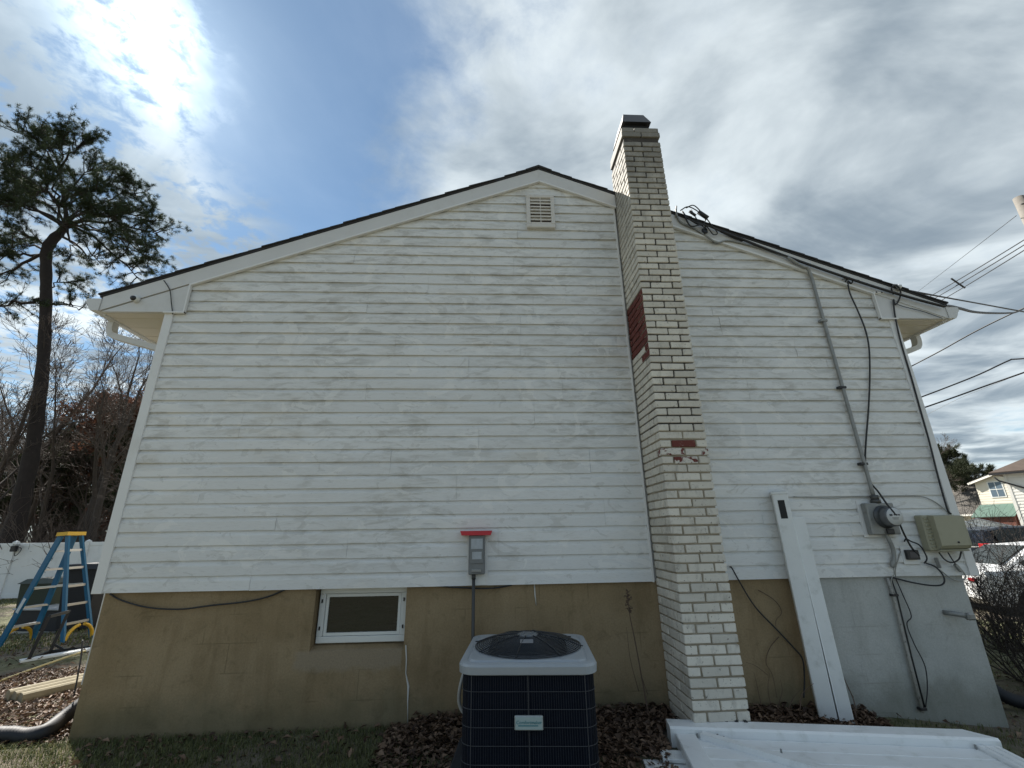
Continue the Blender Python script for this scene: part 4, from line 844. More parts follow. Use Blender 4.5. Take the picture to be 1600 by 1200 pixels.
m = MB(); m.bar(s2+Vector((0, 0, .12)), s2.lerp(s3, .35)+Vector((0, 0, .03)), .025, .025); m.build('brace', BLACKM, st)
m = MB(); m.bar(s1+Vector((.06, .05, .50)), s2+Vector((.06, .05, .50)), .035, .035); m.build('top_bar', BLACKM, st)
# ground clutter
wb0, wb1 = Vector((-5.876,2.588,-0.045)), Vector((-5.496,3.084,-0.030)); m = MB(); m.bar(wb0+Vector((0, 0, .022)), wb1+Vector((.1, .05, .022)), .14, .022); m.build('white_board', WV, None, 'white board lying on the ground before the metal stand', 'board')
p0, p1 = Vector((-5.110,1.458,-0.018)), Vector((-5.374,2.915,-0.026)); m = MB(); m.tube([p0+Vector((0, 0, .03)), p0.lerp(p1, .5)+Vector((0, 0, .035)), p1+Vector((0, 0, .03))], .013, 8); m.build('wooden_pole', plain('pale_yellow_wood', (.50, .42, .20), .6), None, 'thin pale yellow pole lying on the grass behind the timbers', 'pole')
TIM = plain('weathered_timber', (.25, .215, .14), .85, var=.3, sc_=10, bmp=.6, bsc=40)
t0, t1 = Vector((-4.227,0.853,-0.003)), Vector((-4.030,1.219,-0.001)); td = (t1-t0); td.z = 0; td.normalize(); tn = Vector((-td.y, td.x, 0)); t1 = t0+td*1.5
for k in range(3):
    m = MB(); o = tn*(k*.088+.02)-td*.015*k+Vector((0, 0, .05+.006*k)); P = []; sh = [(-.040, -.045), (.040, -.045), (.044, .0), (.036, .036), (.016, .047), (-.016, .047), (-.036, .036), (-.044, 0)]
    for e in (t0, t1): P += [e+o+tn*a+Vector((0, 0, b)) for a, b in sh]
    m.add(P, [tuple(range(8)), tuple(range(15, 7, -1))]+[(i, (i+1) % 8, 8+(i+1) % 8, 8+i) for i in range(8)])
    m.build('landscape_timber', TIM, None, ('weathered landscape timber nearest the black drain pipe', 'weathered landscape timber in the middle of the three', 'weathered landscape timber farthest from the drain pipe')[k], 'timber', 'landscape timbers by the corner')
def drain(name, pts, label, r=.055):
    P = cat_rom(pts, 10); L = [0]
    for a, b in zip(P, P[1:]): L.append(L[-1]+(b-a).length)
    N_ = int(L[-1]/.011); Q = []; rr = []
    for i in range(N_+1):
        s_ = L[-1]*i/N_; j = max(0, min(len(P)-2, next((q for q in range(len(L)-1) if L[q+1] >= s_), len(P)-2))); t = (s_-L[j])/max(1e-6, L[j+1]-L[j]); Q.append(P[j].lerp(P[j+1], t)); rr.append(r*(1 if i % 2 else .90) if .12 < i/N_ < .62 else r)
    m = MB(); m.tube(Q, rr, 14); return m.build(name, BPL, None, label, 'drain pipe')
drain('drain_pipe', [(-3.25, .50, .36), (-3.26, .42, .22), (-3.327,0.220,0.089), (-3.297,0.050,0.061), (-3.408,0.030,0.044), (-3.523,0.030,0.056), (-3.764,0.030,0.048), (-4.108,0.030,0.028)], 'black corrugated drain pipe lying at the left house corner')
drain('drain_pipe', [(4.42, .55, .30), (4.47, .46, .10), (4.60, .34, -.05), (4.95, .26, -.09), (5.4, .22, -.10)], 'black corrugated drain pipe lying at the right house corner')
m = MB(); m.tube(cat_rom([(-3.433,0.350,0.603), (-3.387,0.320,0.491), (-3.361,0.300,0.390), (-3.334,0.280,0.251), (-3.349,0.300,0.211)], 5), .006, 6); m.build('corner_wire', BLACKR, None, 'thin black wire hanging beside the left foundation corner', 'wire')

# ------------------------------------------------------------------ vegetation
class Tubes:
    """many thin tubes collected as plain lists for a fast mesh"""
    def __init__(s): s.v = []; s.f = []
    def tube(s, pts, rad, n):
        b = len(s.v); pu = None; np_ = len(pts); cs_ = [(math.cos(2*math.pi*k/n), math.sin(2*math.pi*k/n)) for k in range(n)]
        for i in range(np_):
            a = pts[max(i-1, 0)]; c = pts[min(i+1, np_-1)]; d = (c-a).normalized()
            if pu is None: pu = d.orthogonal().normalized()
            else:
                pu = pu-d*pu.dot(d); pu = pu.normalized() if pu.length > 1e-5 else d.orthogonal().normalized()
            w = d.cross(pu); p = pts[i]; r = rad[i]
            for c_, s_ in cs_: s.v.append((p.x+r*(pu.x*c_+w.x*s_), p.y+r*(pu.y*c_+w.y*s_), p.z+r*(pu.z*c_+w.z*s_)))
        for i in range(np_-1):
            o = b+i*n
            for k in range(n): k2 = (k+1) % n; s.f.append((o+k, o+k2, o+n+k2, o+n+k))
    def mesh(s, name, m_): return rawmesh(name, s.v, s.f, m_, smooth=True)
def rv(r, k=1): return Vector((r.gauss(0, k), r.gauss(0, k), r.gauss(0, k)))
def grow(T, tips, p, d, L, rad, lvl, maxl, r, up=.15, wob=.16, nch=(5, 7), ratio=.62, ang=.75, n0=7, rmin=.004):
    ns = 7 if lvl == 0 else (4 if lvl < maxl else 3); pts = [p.copy()]; rads = [rad]; tw = (T[0] if lvl < 2 else T[1])
    dd = d.copy(); nodes = []
    for i in range(ns):
        dd = (dd+rv(r, wob/(1+.3*(lvl == 0)))*.7+Vector((0, 0, up*(.5 if lvl else .15)))).normalized(); p = p+dd*(L/ns); pts.append(p.copy()); rads.append(max(rmin, rad*(1-.72*(i+1)/ns))); nodes.append((p.copy(), dd.copy(), rads[-1], (i+1)/ns))
    tw.tube(pts, rads, n0 if lvl == 0 else (5 if lvl == 1 else 3))
    if lvl >= maxl: tips.append((pts[-1], dd)); tips.append((pts[-2], dd)); return
    n = r.randint(*nch)
    for k in range(n):
        t = (.35 if lvl == 0 else .22)+(.65 if lvl == 0 else .78)*(k+r.random())/n; j = min(ns-1, int(t*ns)); q, dq, rq, _ = nodes[j]; pv_ = pts[j]; q = pv_.lerp(q, r.random())
        ax = dq.cross(rv(r)).normalized(); a = ang*r.uniform(.6, 1.25); nd_ = (Matrix.Rotation(a, 3, ax) @ dq).normalized()
        grow(T, tips, q, nd_, L*ratio*r.uniform(.7, 1.1)*(1.15-.5*t), max(rmin, rq*.62), lvl+1, maxl, r, up, wob, nch, ratio, ang, n0, rmin)
    if lvl == 0: grow(T, tips, pts[-1], dd, L*.45, rads[-1], 1, maxl, r, up, wob, nch, ratio, ang, n0, rmin)
BARK = plain('grey_brown_bark', (.06, .048, .040), .95, var=.35, sc_=9, bmp=.8, bsc=25)
TWIG = plain('bare_twigs', (.082, .063, .052), .9, var=.25, sc_=3)
PBARK = plain('dark_pine_bark', (.024, .018, .016), .95, var=.5, sc_=7, bmp=1.0, bsc=18)
def m_leaf(name, a, b, tr=.25):
    t = NT(name); c = t.mix(t.island(), a, b); c = t.val(c, t.noise(t.pos(), .9, 3), .75, 1.3)
    m_ = t.done(c, .6, spec=.25); ts = t.n.new('ShaderNodeBsdfTranslucent'); t.inp(ts.inputs[0], c); mx = t.n.new('ShaderNodeMixShader'); mx.inputs[0].default_value = tr
    o = t.n['Material Output']; t.l.new(t.p.outputs[0], mx.inputs[1]); t.l.new(ts.outputs[0], mx.inputs[2]); t.l.new(mx.outputs[0], o.inputs[0]); return m_
NEED = m_leaf('pine_needles', (.020, .032, .014), (.042, .058, .024))
BROWNL = m_leaf('russet_oak_leaves', (.10, .045, .030), (.16, .075, .045))
EVERG = m_leaf('dark_evergreen', (.030, .040, .020), (.060, .066, .034))
def tufts(centres, dirs, n, length, width, rs, cone=1.0):
    """needle sprays: n thin triangles round every centre"""
    C_ = np.repeat(np.asarray(centres, float), n, 0); D = np.repeat(np.asarray(dirs, float), n, 0); N_ = len(C_)
    d = rs.normal(size=(N_, 3))*cone+D; d /= np.linalg.norm(d, axis=1)[:, None]; s_ = np.cross(d, rs.normal(size=(N_, 3))); s_ /= np.linalg.norm(s_, axis=1)[:, None]
    C_ = C_+rs.normal(size=(N_, 3))*length*.18-D*rs.random((N_, 1))*length*.5; L = length*rs.uniform(.7, 1.15, (N_, 1))
    V = np.empty((N_, 3, 3)); V[:, 0] = C_-s_*width/2; V[:, 1] = C_+s_*width/2; V[:, 2] = C_+d*L
    return V.reshape(-1, 3), np.arange(N_*3).reshape(-1, 3)
def leaves(centres, n, spread, size, rs):
    C_ = np.repeat(np.asarray(centres, float), n, 0)+rs.normal(size=(len(centres)*n, 3))*spread; N_ = len(C_); a = rs.normal(size=(N_, 3)); a /= np.linalg.norm(a, axis=1)[:, None]; b = np.cross(a, rs.normal(size=(N_, 3))); b /= np.linalg.norm(b, axis=1)[:, None]
    S = size*rs.uniform(.6, 1.3, (N_, 1)); V = np.stack([C_-a*S, C_+b*S*.45, C_+a*S, C_-b*S*.45], 1); return V.reshape(-1, 3), np.arange(N_*4).reshape(-1, 4)
def bare_tree(name, seed, H, r0, maxl=3, lean=(0, 0), foliage=None, nch=(5, 7), ang=.75, up=.15, fol_n=6, fol_s=.05, label=None, bark=None, twig=None, rmin=.006):
    r = random.Random(seed); T = (Tubes(), Tubes()); tips = []
    grow(T, tips, Vector((0, 0, -.3)), Vector((lean[0], lean[1], 1)).normalized(), H*.62, r0, 0, maxl, r, up=up, nch=nch, ang=ang, rmin=rmin)
    root = empty(name, (0, 0, 0)); link('trunk', T[0].mesh('trunk', bark or BARK), root)
    cr = link('crown', T[1].mesh('crown', twig or TWIG), root)
    if foliage:
        rs = np.random.default_rng(seed); c = [tuple(t[0]) for t in tips]
        if foliage == 'needle': V, F = tufts(c, [tuple(t[1]) for t in tips], fol_n, fol_s, fol_s*.14, rs, .9); mm = EVERG
        else: V, F = leaves(c, fol_n, .12, fol_s, rs); mm = BROWNL
        link('foliage', rawmesh('foliage', V, F, mm), cr)
    return root
def put(root, x, y, rz, s, label, cat='tree', group=None):
    root.location = (x, y, ground_z(x, y)); root.rotation_euler = (0, 0, rz); root.scale = (s, s, s); return tag(root, label, cat, group)
# --- the big pine
def big_pine():
    r = random.Random(11); rs = np.random.default_rng(11); T = (Tubes(), Tubes()); tips = []; Yp = 15.0
    base = Vector((-18.537,15.000,1.282)); base.z = -.7
    tr = [base, Vector((-18.544,15.000,1.516)), Vector((-18.690,15.000,3.212)), Vector((-18.897,15.000,5.018)), Vector((-19.310,15.000,7.230)), Vector((-19.835,15.000,9.521)), Vector((-20.472,15.000,11.856)), Vector((-20.995,15.000,13.556)), Vector((-21.271,15.000,14.546)), Vector((-21.177,15.000,15.204)), Vector((-20.919,15.000,15.728)), Vector((-20.877,15.000,16.295)), Vector((-21.573,15.000,18.031)), Vector((-22.428,15.000,20.059))]
    rd = [.34, .32, .28, .25, .23, .215, .21, .21, .215, .21, .16, .11, .07, .04]
    P = cat_rom(tr, 4); R = np.interp(np.linspace(0, len(rd)-1, len(P)), range(len(rd)), rd); T[0].tube(P, [float(q)*(1+.06*math.sin(i*1.9)) for i, q in enumerate(R)], 12)
    def limb(a, b, rad, n_sub, sag=.6, bare=.35, tuft=True, sublen=1.0):
        a, b = Vector(a), Vector(b); mid = a.lerp(b, .5)+Vector((r.uniform(-.3, .3), r.uniform(-.3, .3), sag)); pts = []
        for i in range(9): t = i/8; pts.append(a*(1-t)**2+mid*2*t*(1-t)+b*t*t+rv(r, .07))
        T[0].tube(pts, [max(.012, rad*(1-.85*i/8)) for i in range(9)], 6); Ld = (b-a).length; dl = (b-a).normalized()
        for k in range(n_sub):
            t = bare+(1-bare)*r.random(); i = min(7, int(t*8)); q = pts[i].lerp(pts[i+1], t*8-i); dv_ = (dl*.55+rv(r, .55)+Vector((0, 0, .22))).normalized(); LL = sublen*r.uniform(.6, 1.5)*(1.15-.45*t)
            sub = [q]; d2 = dv_.copy()
            for j in range(4): d2 = (d2+rv(r, .16)+Vector((0, 0, .06))).normalized(); sub.append(sub[-1]+d2*LL/4)
            T[1].tube(sub, [.026, .022, .017, .012, .008], 4)
            for j in range(2, 5):
                if tuft: tips.append((sub[j], d2)); 
                for _ in range(2):
                    d3 = (d2+rv(r, .55)).normalized(); e = sub[j]+d3*r.uniform(.22, .5); T[1].tube([sub[j], (sub[j]+e)/2+rv(r, .02), e], [.012, .009, .006], 3)
                    if tuft: tips.append((e, d3)); tips.append((e+rv(r, .10), (d3+rv(r, .6)).normalized()))
    crown = Vector((-20.978,15.000,16.028)); a2 = Vector((-21.431,15.000,17.245)); a3 = Vector((-22.179,15.000,19.232)); lowc = Vector((-21.208,15.000,14.439))
    E = [(crown, (-15.146,14.000,14.650), .13, 18), (crown, (-17.099,15.500,16.984), .12, 17), (crown, (-15.073,13.500,13.161), .11, 16), (crown, (-18.857,16.000,18.800), .11, 16), (crown, (-16.503,13.000,14.781), .10, 16), (crown, (-19.046,16.500,16.129), .09, 14), (a2, (-18.897,15.000,18.714), .10, 16), (a2, (-21.670,16.500,21.066), .10, 16), (a2, (-18.088,13.200,16.499), .09, 16), (a3, (-21.473,15.000,21.165), .09, 16), (a3, (-21.523,14.000,20.499), .09, 16), (a3, (-24.457,15.500,22.045), .09, 16), (a3, (-25.240,15.000,21.905), .09, 18), (a2, (-21.910,13.400,18.254), .10, 18), (a2, (-25.604,15.500,19.612), .11, 20), (a2, (-26.678,15.000,20.551), .10, 18), (crown, (-24.747,16.000,18.432), .11, 18), (crown, (-23.569,14.000,16.329), .12, 18), (crown, (-20.342,13.000,16.255), .10, 16), (crown, (-27.725,16.000,18.766), .12, 18), (crown, (-23.434,17.000,19.789), .09, 15), (crown, (-17.611,12.600,14.599), .10, 14), (lowc, (-21.912,14.000,14.755), .09, 12), (lowc, (-25.608,16.000,15.441), .09, 14)]
    for a, b, rad, n in E: limb(a, b, rad*.62, int(n*.9), sag=.9)
    limb(Vector((-20.472,15.000,11.856)), (-18.510,14.500,11.211), .06, 6, .1, .4); limb(Vector((-20.683,15.000,12.357)), (-20.365,15.500,13.181), .05, 6, .2, .5); limb(Vector((-20.927,15.000,15.653)), (-17.790,14.500,13.452), .07, 8, -.2, .5); limb(crown, (-15.552,14.200,12.182), .08, 10, .9, .6); limb(crown, (-18.776,14.000,13.608), .06, 6, .1, .6)
    for b in ((-22.605,14.500,11.294), (-23.897,15.500,14.559), (-23.378,15.000,12.828)): limb(Vector((-20.523,15.000,12.023)) if b[2] < 12.8 else lowc, b, .09, 10, -.2, .3, True, .8)
    limb(Vector((-19.843,15.000,9.460)), (-19.625,15.000,10.721), .03, 1, 0, .9, False, .3)
    root = empty('pine_tree', tuple(base), 'tall leaning pine with dark needled crown beyond the white fence', 'tree'); o = Vector(base)
    link('trunk', T[0].mesh('trunk', PBARK), root, -o); cr = link('crown', T[1].mesh('crown', PBARK), root, -o)
    V, F = tufts([tuple(t[0]) for t in tips], [tuple(t[1]) for t in tips], 30, .165, .015, rs, 1.5); ob = link('needles', rawmesh('needles', V, F, NEED), cr); ob.location = (0, 0, 0)
big_pine()
# --- bare wood beyond the fence, one tree of each kind copied
woods = [bare_tree('bare_tree', 21, 13, .20, 4, nch=(5, 7), ang=.70, up=.14), bare_tree('bare_tree', 22, 15, .24, 4, nch=(5, 6), ang=.62, up=.18, lean=(-.06, 0)), bare_tree('bare_tree', 23, 11, .13, 4, nch=(5, 6), ang=.75, up=.14), bare_tree('bare_tree', 24, 10, .12, 4, nch=(5, 6), ang=.8, up=.10, lean=(.08, 0))]
rw = random.Random(5)
spots = [(-16.5, 16.2, 0, .95, 'grey bare tree nearest the left corner board'), (-17.6, 17.2, 1, .95, 'tall forked bare tree right of the pine trunk'), (-19.2, 15.4, 2, 1.0, 'slender bare tree crossing behind the pine trunk'), (-15.2, 15.6, 3, .95, 'leaning bare tree under the left gutter'), (-21.6, 16.4, 0, 1.0, 'thick bare tree at the left edge behind the fence'), (-20.6, 18.6, 2, 1.1, 'slim bare tree left of the pine trunk'), (-16.2, 19.0, 3, 1.25, 'crooked bare tree between the oak and the house'), (-23.8, 20.0, 1, 1.0, 'tall bare tree beyond the left picture edge')]
used = set()
for i, (x, y, k, s, lb) in enumerate(spots):
    rt = woods[k] if k not in used else copy_tree(woods[k]); used.add(k); put(rt, x, y, rw.uniform(0, 6.28), s, lb, 'tree', 'bare trees beyond the fence')
oak = bare_tree('oak_tree', 31, 10.5, .22, 3, foliage='leaf', nch=(7, 9), ang=.85, up=.10, fol_n=16, fol_s=.085); put(oak, -20.6, 20.2, 1, 1.22, 'russet brown leaved oak behind the pine trunk', 'tree')
eg = bare_tree('evergreen_tree', 32, 9.5, .2, 3, foliage='needle', nch=(7, 9), ang=.9, up=.08, fol_n=30, fol_s=.34, bark=PBARK); put(eg, -18.8, 21.8, 0, 1.15, 'rounded dark evergreen between bare trunks at the house corner', 'tree')
e2 = copy_tree(eg); put(e2, -26.0, 24.0, 2, 1.05, 'dark evergreen half hidden left of the pine trunk', 'tree')
oak3 = copy_tree(oak); put(oak3, -17.6, 19.8, 2.2, 1.1, 'russet oak showing beside the left corner board', 'tree')
oak2 = copy_tree(oak); put(oak2, -24.6, 27.0, 3.4, .95, 'second russet oak farther back left of the first', 'tree')
# the wood behind reads as one mass
def far_wood():
    T = Tubes(); r = random.Random(77)
    for k in range(64):
        y = r.uniform(22, 40); x = -r.uniform(.72, 1.12)*(y+4)-r.uniform(0, 3); H = r.uniform(7, 12); tips = []; z = ground_z(x, y)
        grow((T, T), tips, Vector((x, y, z-.2)), Vector((r.uniform(-.1, .1), 0, 1)).normalized(), H*.62, r.uniform(.10, .2), 0, 3, r, up=.1, nch=(5, 7), ang=.8, rmin=.012)
    for k in range(420):
        y = r.uniform(13.8, 24); x = -r.uniform(.72, 1.15)*(y+4); z = ground_z(x, y); d = Vector((r.gauss(0, .4), r.gauss(0, .4), 1)).normalized(); L = r.uniform(1.2, 3.2); p = Vector((x, y, z)); pts = [p]
        for i in range(5): d = (d+rv(r, .16)).normalized(); p = p+d*L/5; pts.append(p)
        T.tube(pts, [.022, .019, .016, .012, .009, .006], 4)
        for j in range(7):
            i = r.randint(1, 5); d2 = (d+rv(r, .6)).normalized(); e = pts[i]+d2*r.uniform(.4, 1.1); T.tube([pts[i], (pts[i]+e)/2+rv(r, .06), e], [.010, .008, .005], 3)
            for _ in range(2): e2_ = e+(d2+rv(r, .6)).normalized()*r.uniform(.2, .5); T.tube([e, e2_], [.006, .004], 3)
    tag(link('far_woodland', T.mesh('far_woodland', TWIG)), 'tangled leafless wood and undergrowth far behind the white fence', 'woodland', kind='stuff')
far_wood()
# trees beyond the street on the right
e3 = copy_tree(eg); put(e3, 53.0, 45, 1, 1.3, 'dark evergreen beside the right corner board above the far roofs', 'tree')
e4 = copy_tree(eg); put(e4, 61.0, 49, 3, 1.15, 'spreading evergreen rising behind the grey roofed house', 'tree')
bt = copy_tree(woods[0]); put(bt, 50, 44, 1, 1.1, 'bare leafless tree leaning over the evergreens at right', 'tree')
bt = copy_tree(woods[2]); put(bt, 58, 50, 2, 1.25, 'pale bare tree between the two far evergreens', 'tree')
# --- twiggy shrub at the right corner
STW = plain('shrub_twigs', (.05, .040, .034), .9, var=.3, sc_=4)
def shrub(name, seed, x, y, n, H, sp, label):
    r = random.Random(seed); T = Tubes(); base = Vector((x, y, ground_z(x, y)-.02))
    def br(p, d, L, rad, lv):
        pts = [p]; rads = [rad]; ns = 5 if lv == 0 else 3
        for i in range(ns): d = (d+rv(r, .17)+Vector((0, 0, .05))).normalized(); p = p+d*L/ns; pts.append(p); rads.append(max(.0016, rad*(1-.7*(i+1)/ns)))
        T.tube(pts, rads, 4 if lv == 0 else 3)
        if lv < 3:
            for k in range((7, 4, 3)[lv]):
                j = r.randint(1, ns); dd = (d+rv(r, .62)).normalized(); br(pts[j], dd, L*r.uniform(.35, .62), rads[j]*.7, lv+1)
    for k in range(n):
        a = r.uniform(0, 6.28); rr_ = r.uniform(0, .25); br(base+Vector((rr_*math.cos(a), rr_*math.sin(a), 0)), Vector((math.cos(a)*sp, math.sin(a)*sp, 1)).normalized(), H*r.uniform(.6, .95), r.uniform(.006, .012), 0)
    root = empty(name, tuple(base), label, 'shrub'); link('branches', T.mesh('branches', STW), root, -base); return root
shrub('bare_shrub', 3, 5.6, .9, 36, 1.35, .6, 'dense bare twiggy shrub beside the right foundation corner')
shrub('bare_shrub', 4, 6.9, 2.4, 20, 1.40, .6, 'bare twiggy shrub farther back in front of the white car')
# --- dead stalk, vines and twigs at the wall
def stalk(name, L, label, cat='plant'):
    m = MB()
    for pts, r0 in L: m.tube(cat_rom(pts, 5), [r0*(1-.6*i/(5*(len(pts)-1))) for i in range(5*(len(pts)-1)+1)], 5)
    return m.build(name, plain('dry_stem', (.10, .065, .045), .9) if 'dry_stem' not in bpy.data.materials else bpy.data.materials['dry_stem'], None, label, cat)
hd = []
rk = random.Random(2)
for i in range(26):
    t = rk.random(); a = Vector((1.123,-0.100,0.934)).lerp(Vector((1.121,-0.120,0.772)), t); hd.append(([a, a+rv(rk, .012)+Vector((0, 0, .012)), a+rv(rk, .016)+Vector((0, 0, .022))], .004))
stalk('dead_stalk', [([(1.156,-0.250,0.140), (1.154,-0.180,0.343), (1.138,-0.140,0.594), (1.121,-0.120,0.772), (1.124,-0.100,0.948)], .006), ([(1.174,-0.220,0.251), (1.149,-0.200,0.357), (1.143,-0.200,0.391)], .003), ([(1.138,-0.120,0.243), (1.103,-0.090,0.451), (1.097,-0.080,0.674)], .003)]+hd, 'dry brown weed stalk standing before the foundation left of the chimney')
stalk('bare_vine', [([(2.280,-0.010,0.916), (2.379,-0.012,0.855), (2.433,-0.012,0.795), (2.443,-0.012,0.736), (2.388,-0.012,0.689), (2.373,-0.012,0.642)], .0035), ([(2.383,-0.012,0.562), (2.291,-0.012,0.485), (2.237,-0.012,0.381), (2.262,-0.030,0.296), (2.255,-0.050,0.149)], .0035), ([(2.225,-0.030,0.297), (2.143,-0.012,0.361), (2.073,-0.012,0.385)], .0025)], 'thin bare vine clinging to the tan foundation right of the chimney')
stalk('dry_weeds', [([(2.270,-0.300,0.143), (2.320,-0.280,0.236), (2.438,-0.260,0.297)], .004), ([(2.065,-0.150,0.122), (2.068,-0.130,0.254), (2.066,-0.120,0.346)], .003), ([(2.157,-0.120,0.110), (2.168,-0.100,0.230), (2.206,-0.100,0.337)], .003), ([(2.162,-0.200,0.135), (2.219,-0.200,0.236), (2.222,-0.200,0.320)], .003), ([(2.214,-0.250,0.137), (2.269,-0.250,0.208), (2.336,-0.250,0.260)], .003)], 'few dry weed stems in the leaves right of the chimney')
stalk('bare_twig', [([(2.717,-0.250,0.058), (2.751,-0.220,0.165), (2.750,-0.180,0.271), (2.741,-0.140,0.355), (2.668,-0.100,0.427)], .0045), ([(2.756,-0.220,0.186), (2.745,-0.200,0.234), (2.740,-0.200,0.255)], .002)], 'single bare twig leaning on the grey foundation by the white rail')
m = MB(); m.tube(cat_rom([(2.057,-0.030,1.103), (2.056,-0.060,1.094), (2.105,-0.050,0.993), (2.216,-0.030,0.792), (2.378,-0.020,0.610), (2.486,-0.020,0.482), (2.536,-0.030,0.401), (2.508,-0.050,0.272), (2.441,-0.100,0.159)], 6), .006, 7); m.build('chimney_cable', BLACKR, None, 'black cable slanting across the tan foundation from chimney to post', 'cable')
# --- grass and fallen leaves
GRS = m_leaf('lawn_grass', (.055, .080, .024), (.18, .175, .075), .2); LIT = m_leaf('dead_leaf_litter', (.045, .026, .018), (.22, .145, .095), .1)
rs = np.random.default_rng(9)
def gzv(x, y): return np.array([ground_z(a, b) for a, b in zip(x, y)])
def blades(x, y, h, w):
    n = len(x); z = gzv(x, y)-.004; a = rs.uniform(0, 6.283, n); b = rs.uniform(0, 6.283, n); dx, dy = np.cos(a), np.sin(a); l = h*rs.uniform(.25, .95, n)
    B = np.stack([x, y, z], 1); S = np.stack([-dy, dx, 0*x], 1)*(w*.5)[:, None]; mid = B+np.stack([dx*l*.35, dy*l*.35, h*.6], 1); tip = B+np.stack([dx*l, dy*l, h*rs.uniform(.6, 1.0, n)], 1)
    V = np.stack([B-S, B+S, mid+S*.8, mid-S*.8, tip], 1).reshape(-1, 3); i = np.arange(n)*5
    F = np.concatenate([np.stack([i, i+1, i+2], 1), np.stack([i, i+2, i+3], 1), np.stack([i+3, i+2, i+4], 1)]); return V, F
def patchy(x, y, f): return np.sin(x*2.1+1.3*np.sin(y*1.7))*np.sin(y*2.6+1.1*np.sin(x*1.9))+.35*np.sin(x*7+y*5) > f
G = []
x = rs.uniform(-5.2, -.35, 60000); y = rs.uniform(-1.9, .0, 60000); k = patchy(x, y, -.75) | (rs.random(60000) < .5); G.append((x[k], y[k], .018, .06))
x = rs.uniform(-.5, 4.9, 16000); y = rs.uniform(-2.4, -.02, 16000); k = ((x > 2.9) | (y < -1.3) | (rs.random(16000) < .06)) & patchy(x, y, -.5); G.append((x[k], y[k], .018, .055))
x = rs.uniform(4.2, 9, 16000); y = rs.uniform(-2, 5, 16000); k = patchy(x, y, -.3); G.append((x[k], y[k], .03, .08))
x = rs.uniform(-16, -3.15, 60000); y = rs.uniform(-.6, 12.9, 60000); k = patchy(x*.5, y*.5, -.1) & ~((x > -5.2) & (y < 1.4)); G.append((x[k], y[k], .03, .08))
Vs, Fs, off = [], [], 0
for x, y, a, b in G:
    h = rs.uniform(a, b, len(x)); V, F = blades(x, y, h, rs.uniform(.003, .006, len(x))*(1+2.0*(y > 2.5))); Vs.append(V); Fs.append(F+off); off += len(V)
tag(link('grass', rawmesh('grass', np.concatenate(Vs), np.concatenate(Fs), GRS)), 'patchy green and straw coloured lawn grass before the house', 'grass', kind='stuff')
def litter(x, y, size):
    n = len(x); z = gzv(x, y)+rs.uniform(.004, .035, n)+np.where((x > -.6) & (x < 3.0) & (y < 0), np.maximum(0, .07+y*.14), 0)*rs.random(n); a = rs.uniform(0, 6.283, n); t = rs.normal(0, .45, n); L = size*rs.uniform(.5, 1.7, n); u = np.stack([np.cos(a), np.sin(a), np.sin(t)*.8], 1)*L[:, None]; v = np.stack([-np.sin(a), np.cos(a), rs.normal(0, .5, n)], 1)*(L*.38)[:, None]
    c = np.stack([x, y, z], 1); cu = np.stack([0*x, 0*x, L*.35], 1)
    V = np.stack([c-u, c+v+cu, c+u, c-v+cu, c], 1).reshape(-1, 3); i = np.arange(n)*5
    return V, np.concatenate([np.stack([i, i+1, i+4], 1), np.stack([i+1, i+2, i+4], 1), np.stack([i+2, i+3, i+4], 1), np.stack([i+3, i, i+4], 1)])
Q = []
def off_gate(x, y):
    u = (x-gA.x)*gx.x+(y-gA.y)*gx.y; v = (x-gA.x)*gy.x+(y-gA.y)*gy.y
    return ~((u > -.03) & (u < GL+.03) & (v > -.05) & (v < 1.7))
x = rs.uniform(-.75, 2.95, 17000); y = -np.abs(rs.normal(0, .42, 17000))-.01; k = ~((x > 1.38) & (x < 1.83) & (y > -.49)); Q.append((x[k], y[k]))
x = rs.uniform(-2.9, -.6, 220); y = -np.abs(rs.normal(0, .3, 220)); Q.append((x, y))
x = rs.uniform(-5.3, -3.12, 11000); y = rs.uniform(-.05, 2.0, 11000); Q.append((x, y))
x = rs.uniform(-9, -3.2, 1800); y = rs.uniform(1.0, 6, 1800); Q.append((x, y)); x = rs.uniform(2.9, 8, 900); y = rs.uniform(-1.6, 1.5, 900); k = (y < -.02) | (x > 4.2); Q.append((x[k], y[k]))
x = np.concatenate([q[0] for q in Q]); y = np.concatenate([q[1] for q in Q]); k = off_gate(x, y); V, F = litter(x[k], y[k], .0215)
tag(link('leaf_litter', rawmesh('leaf_litter', V, F, LIT)), 'brown fallen leaves drifted against the foundation and the left corner', 'leaves', kind='stuff')

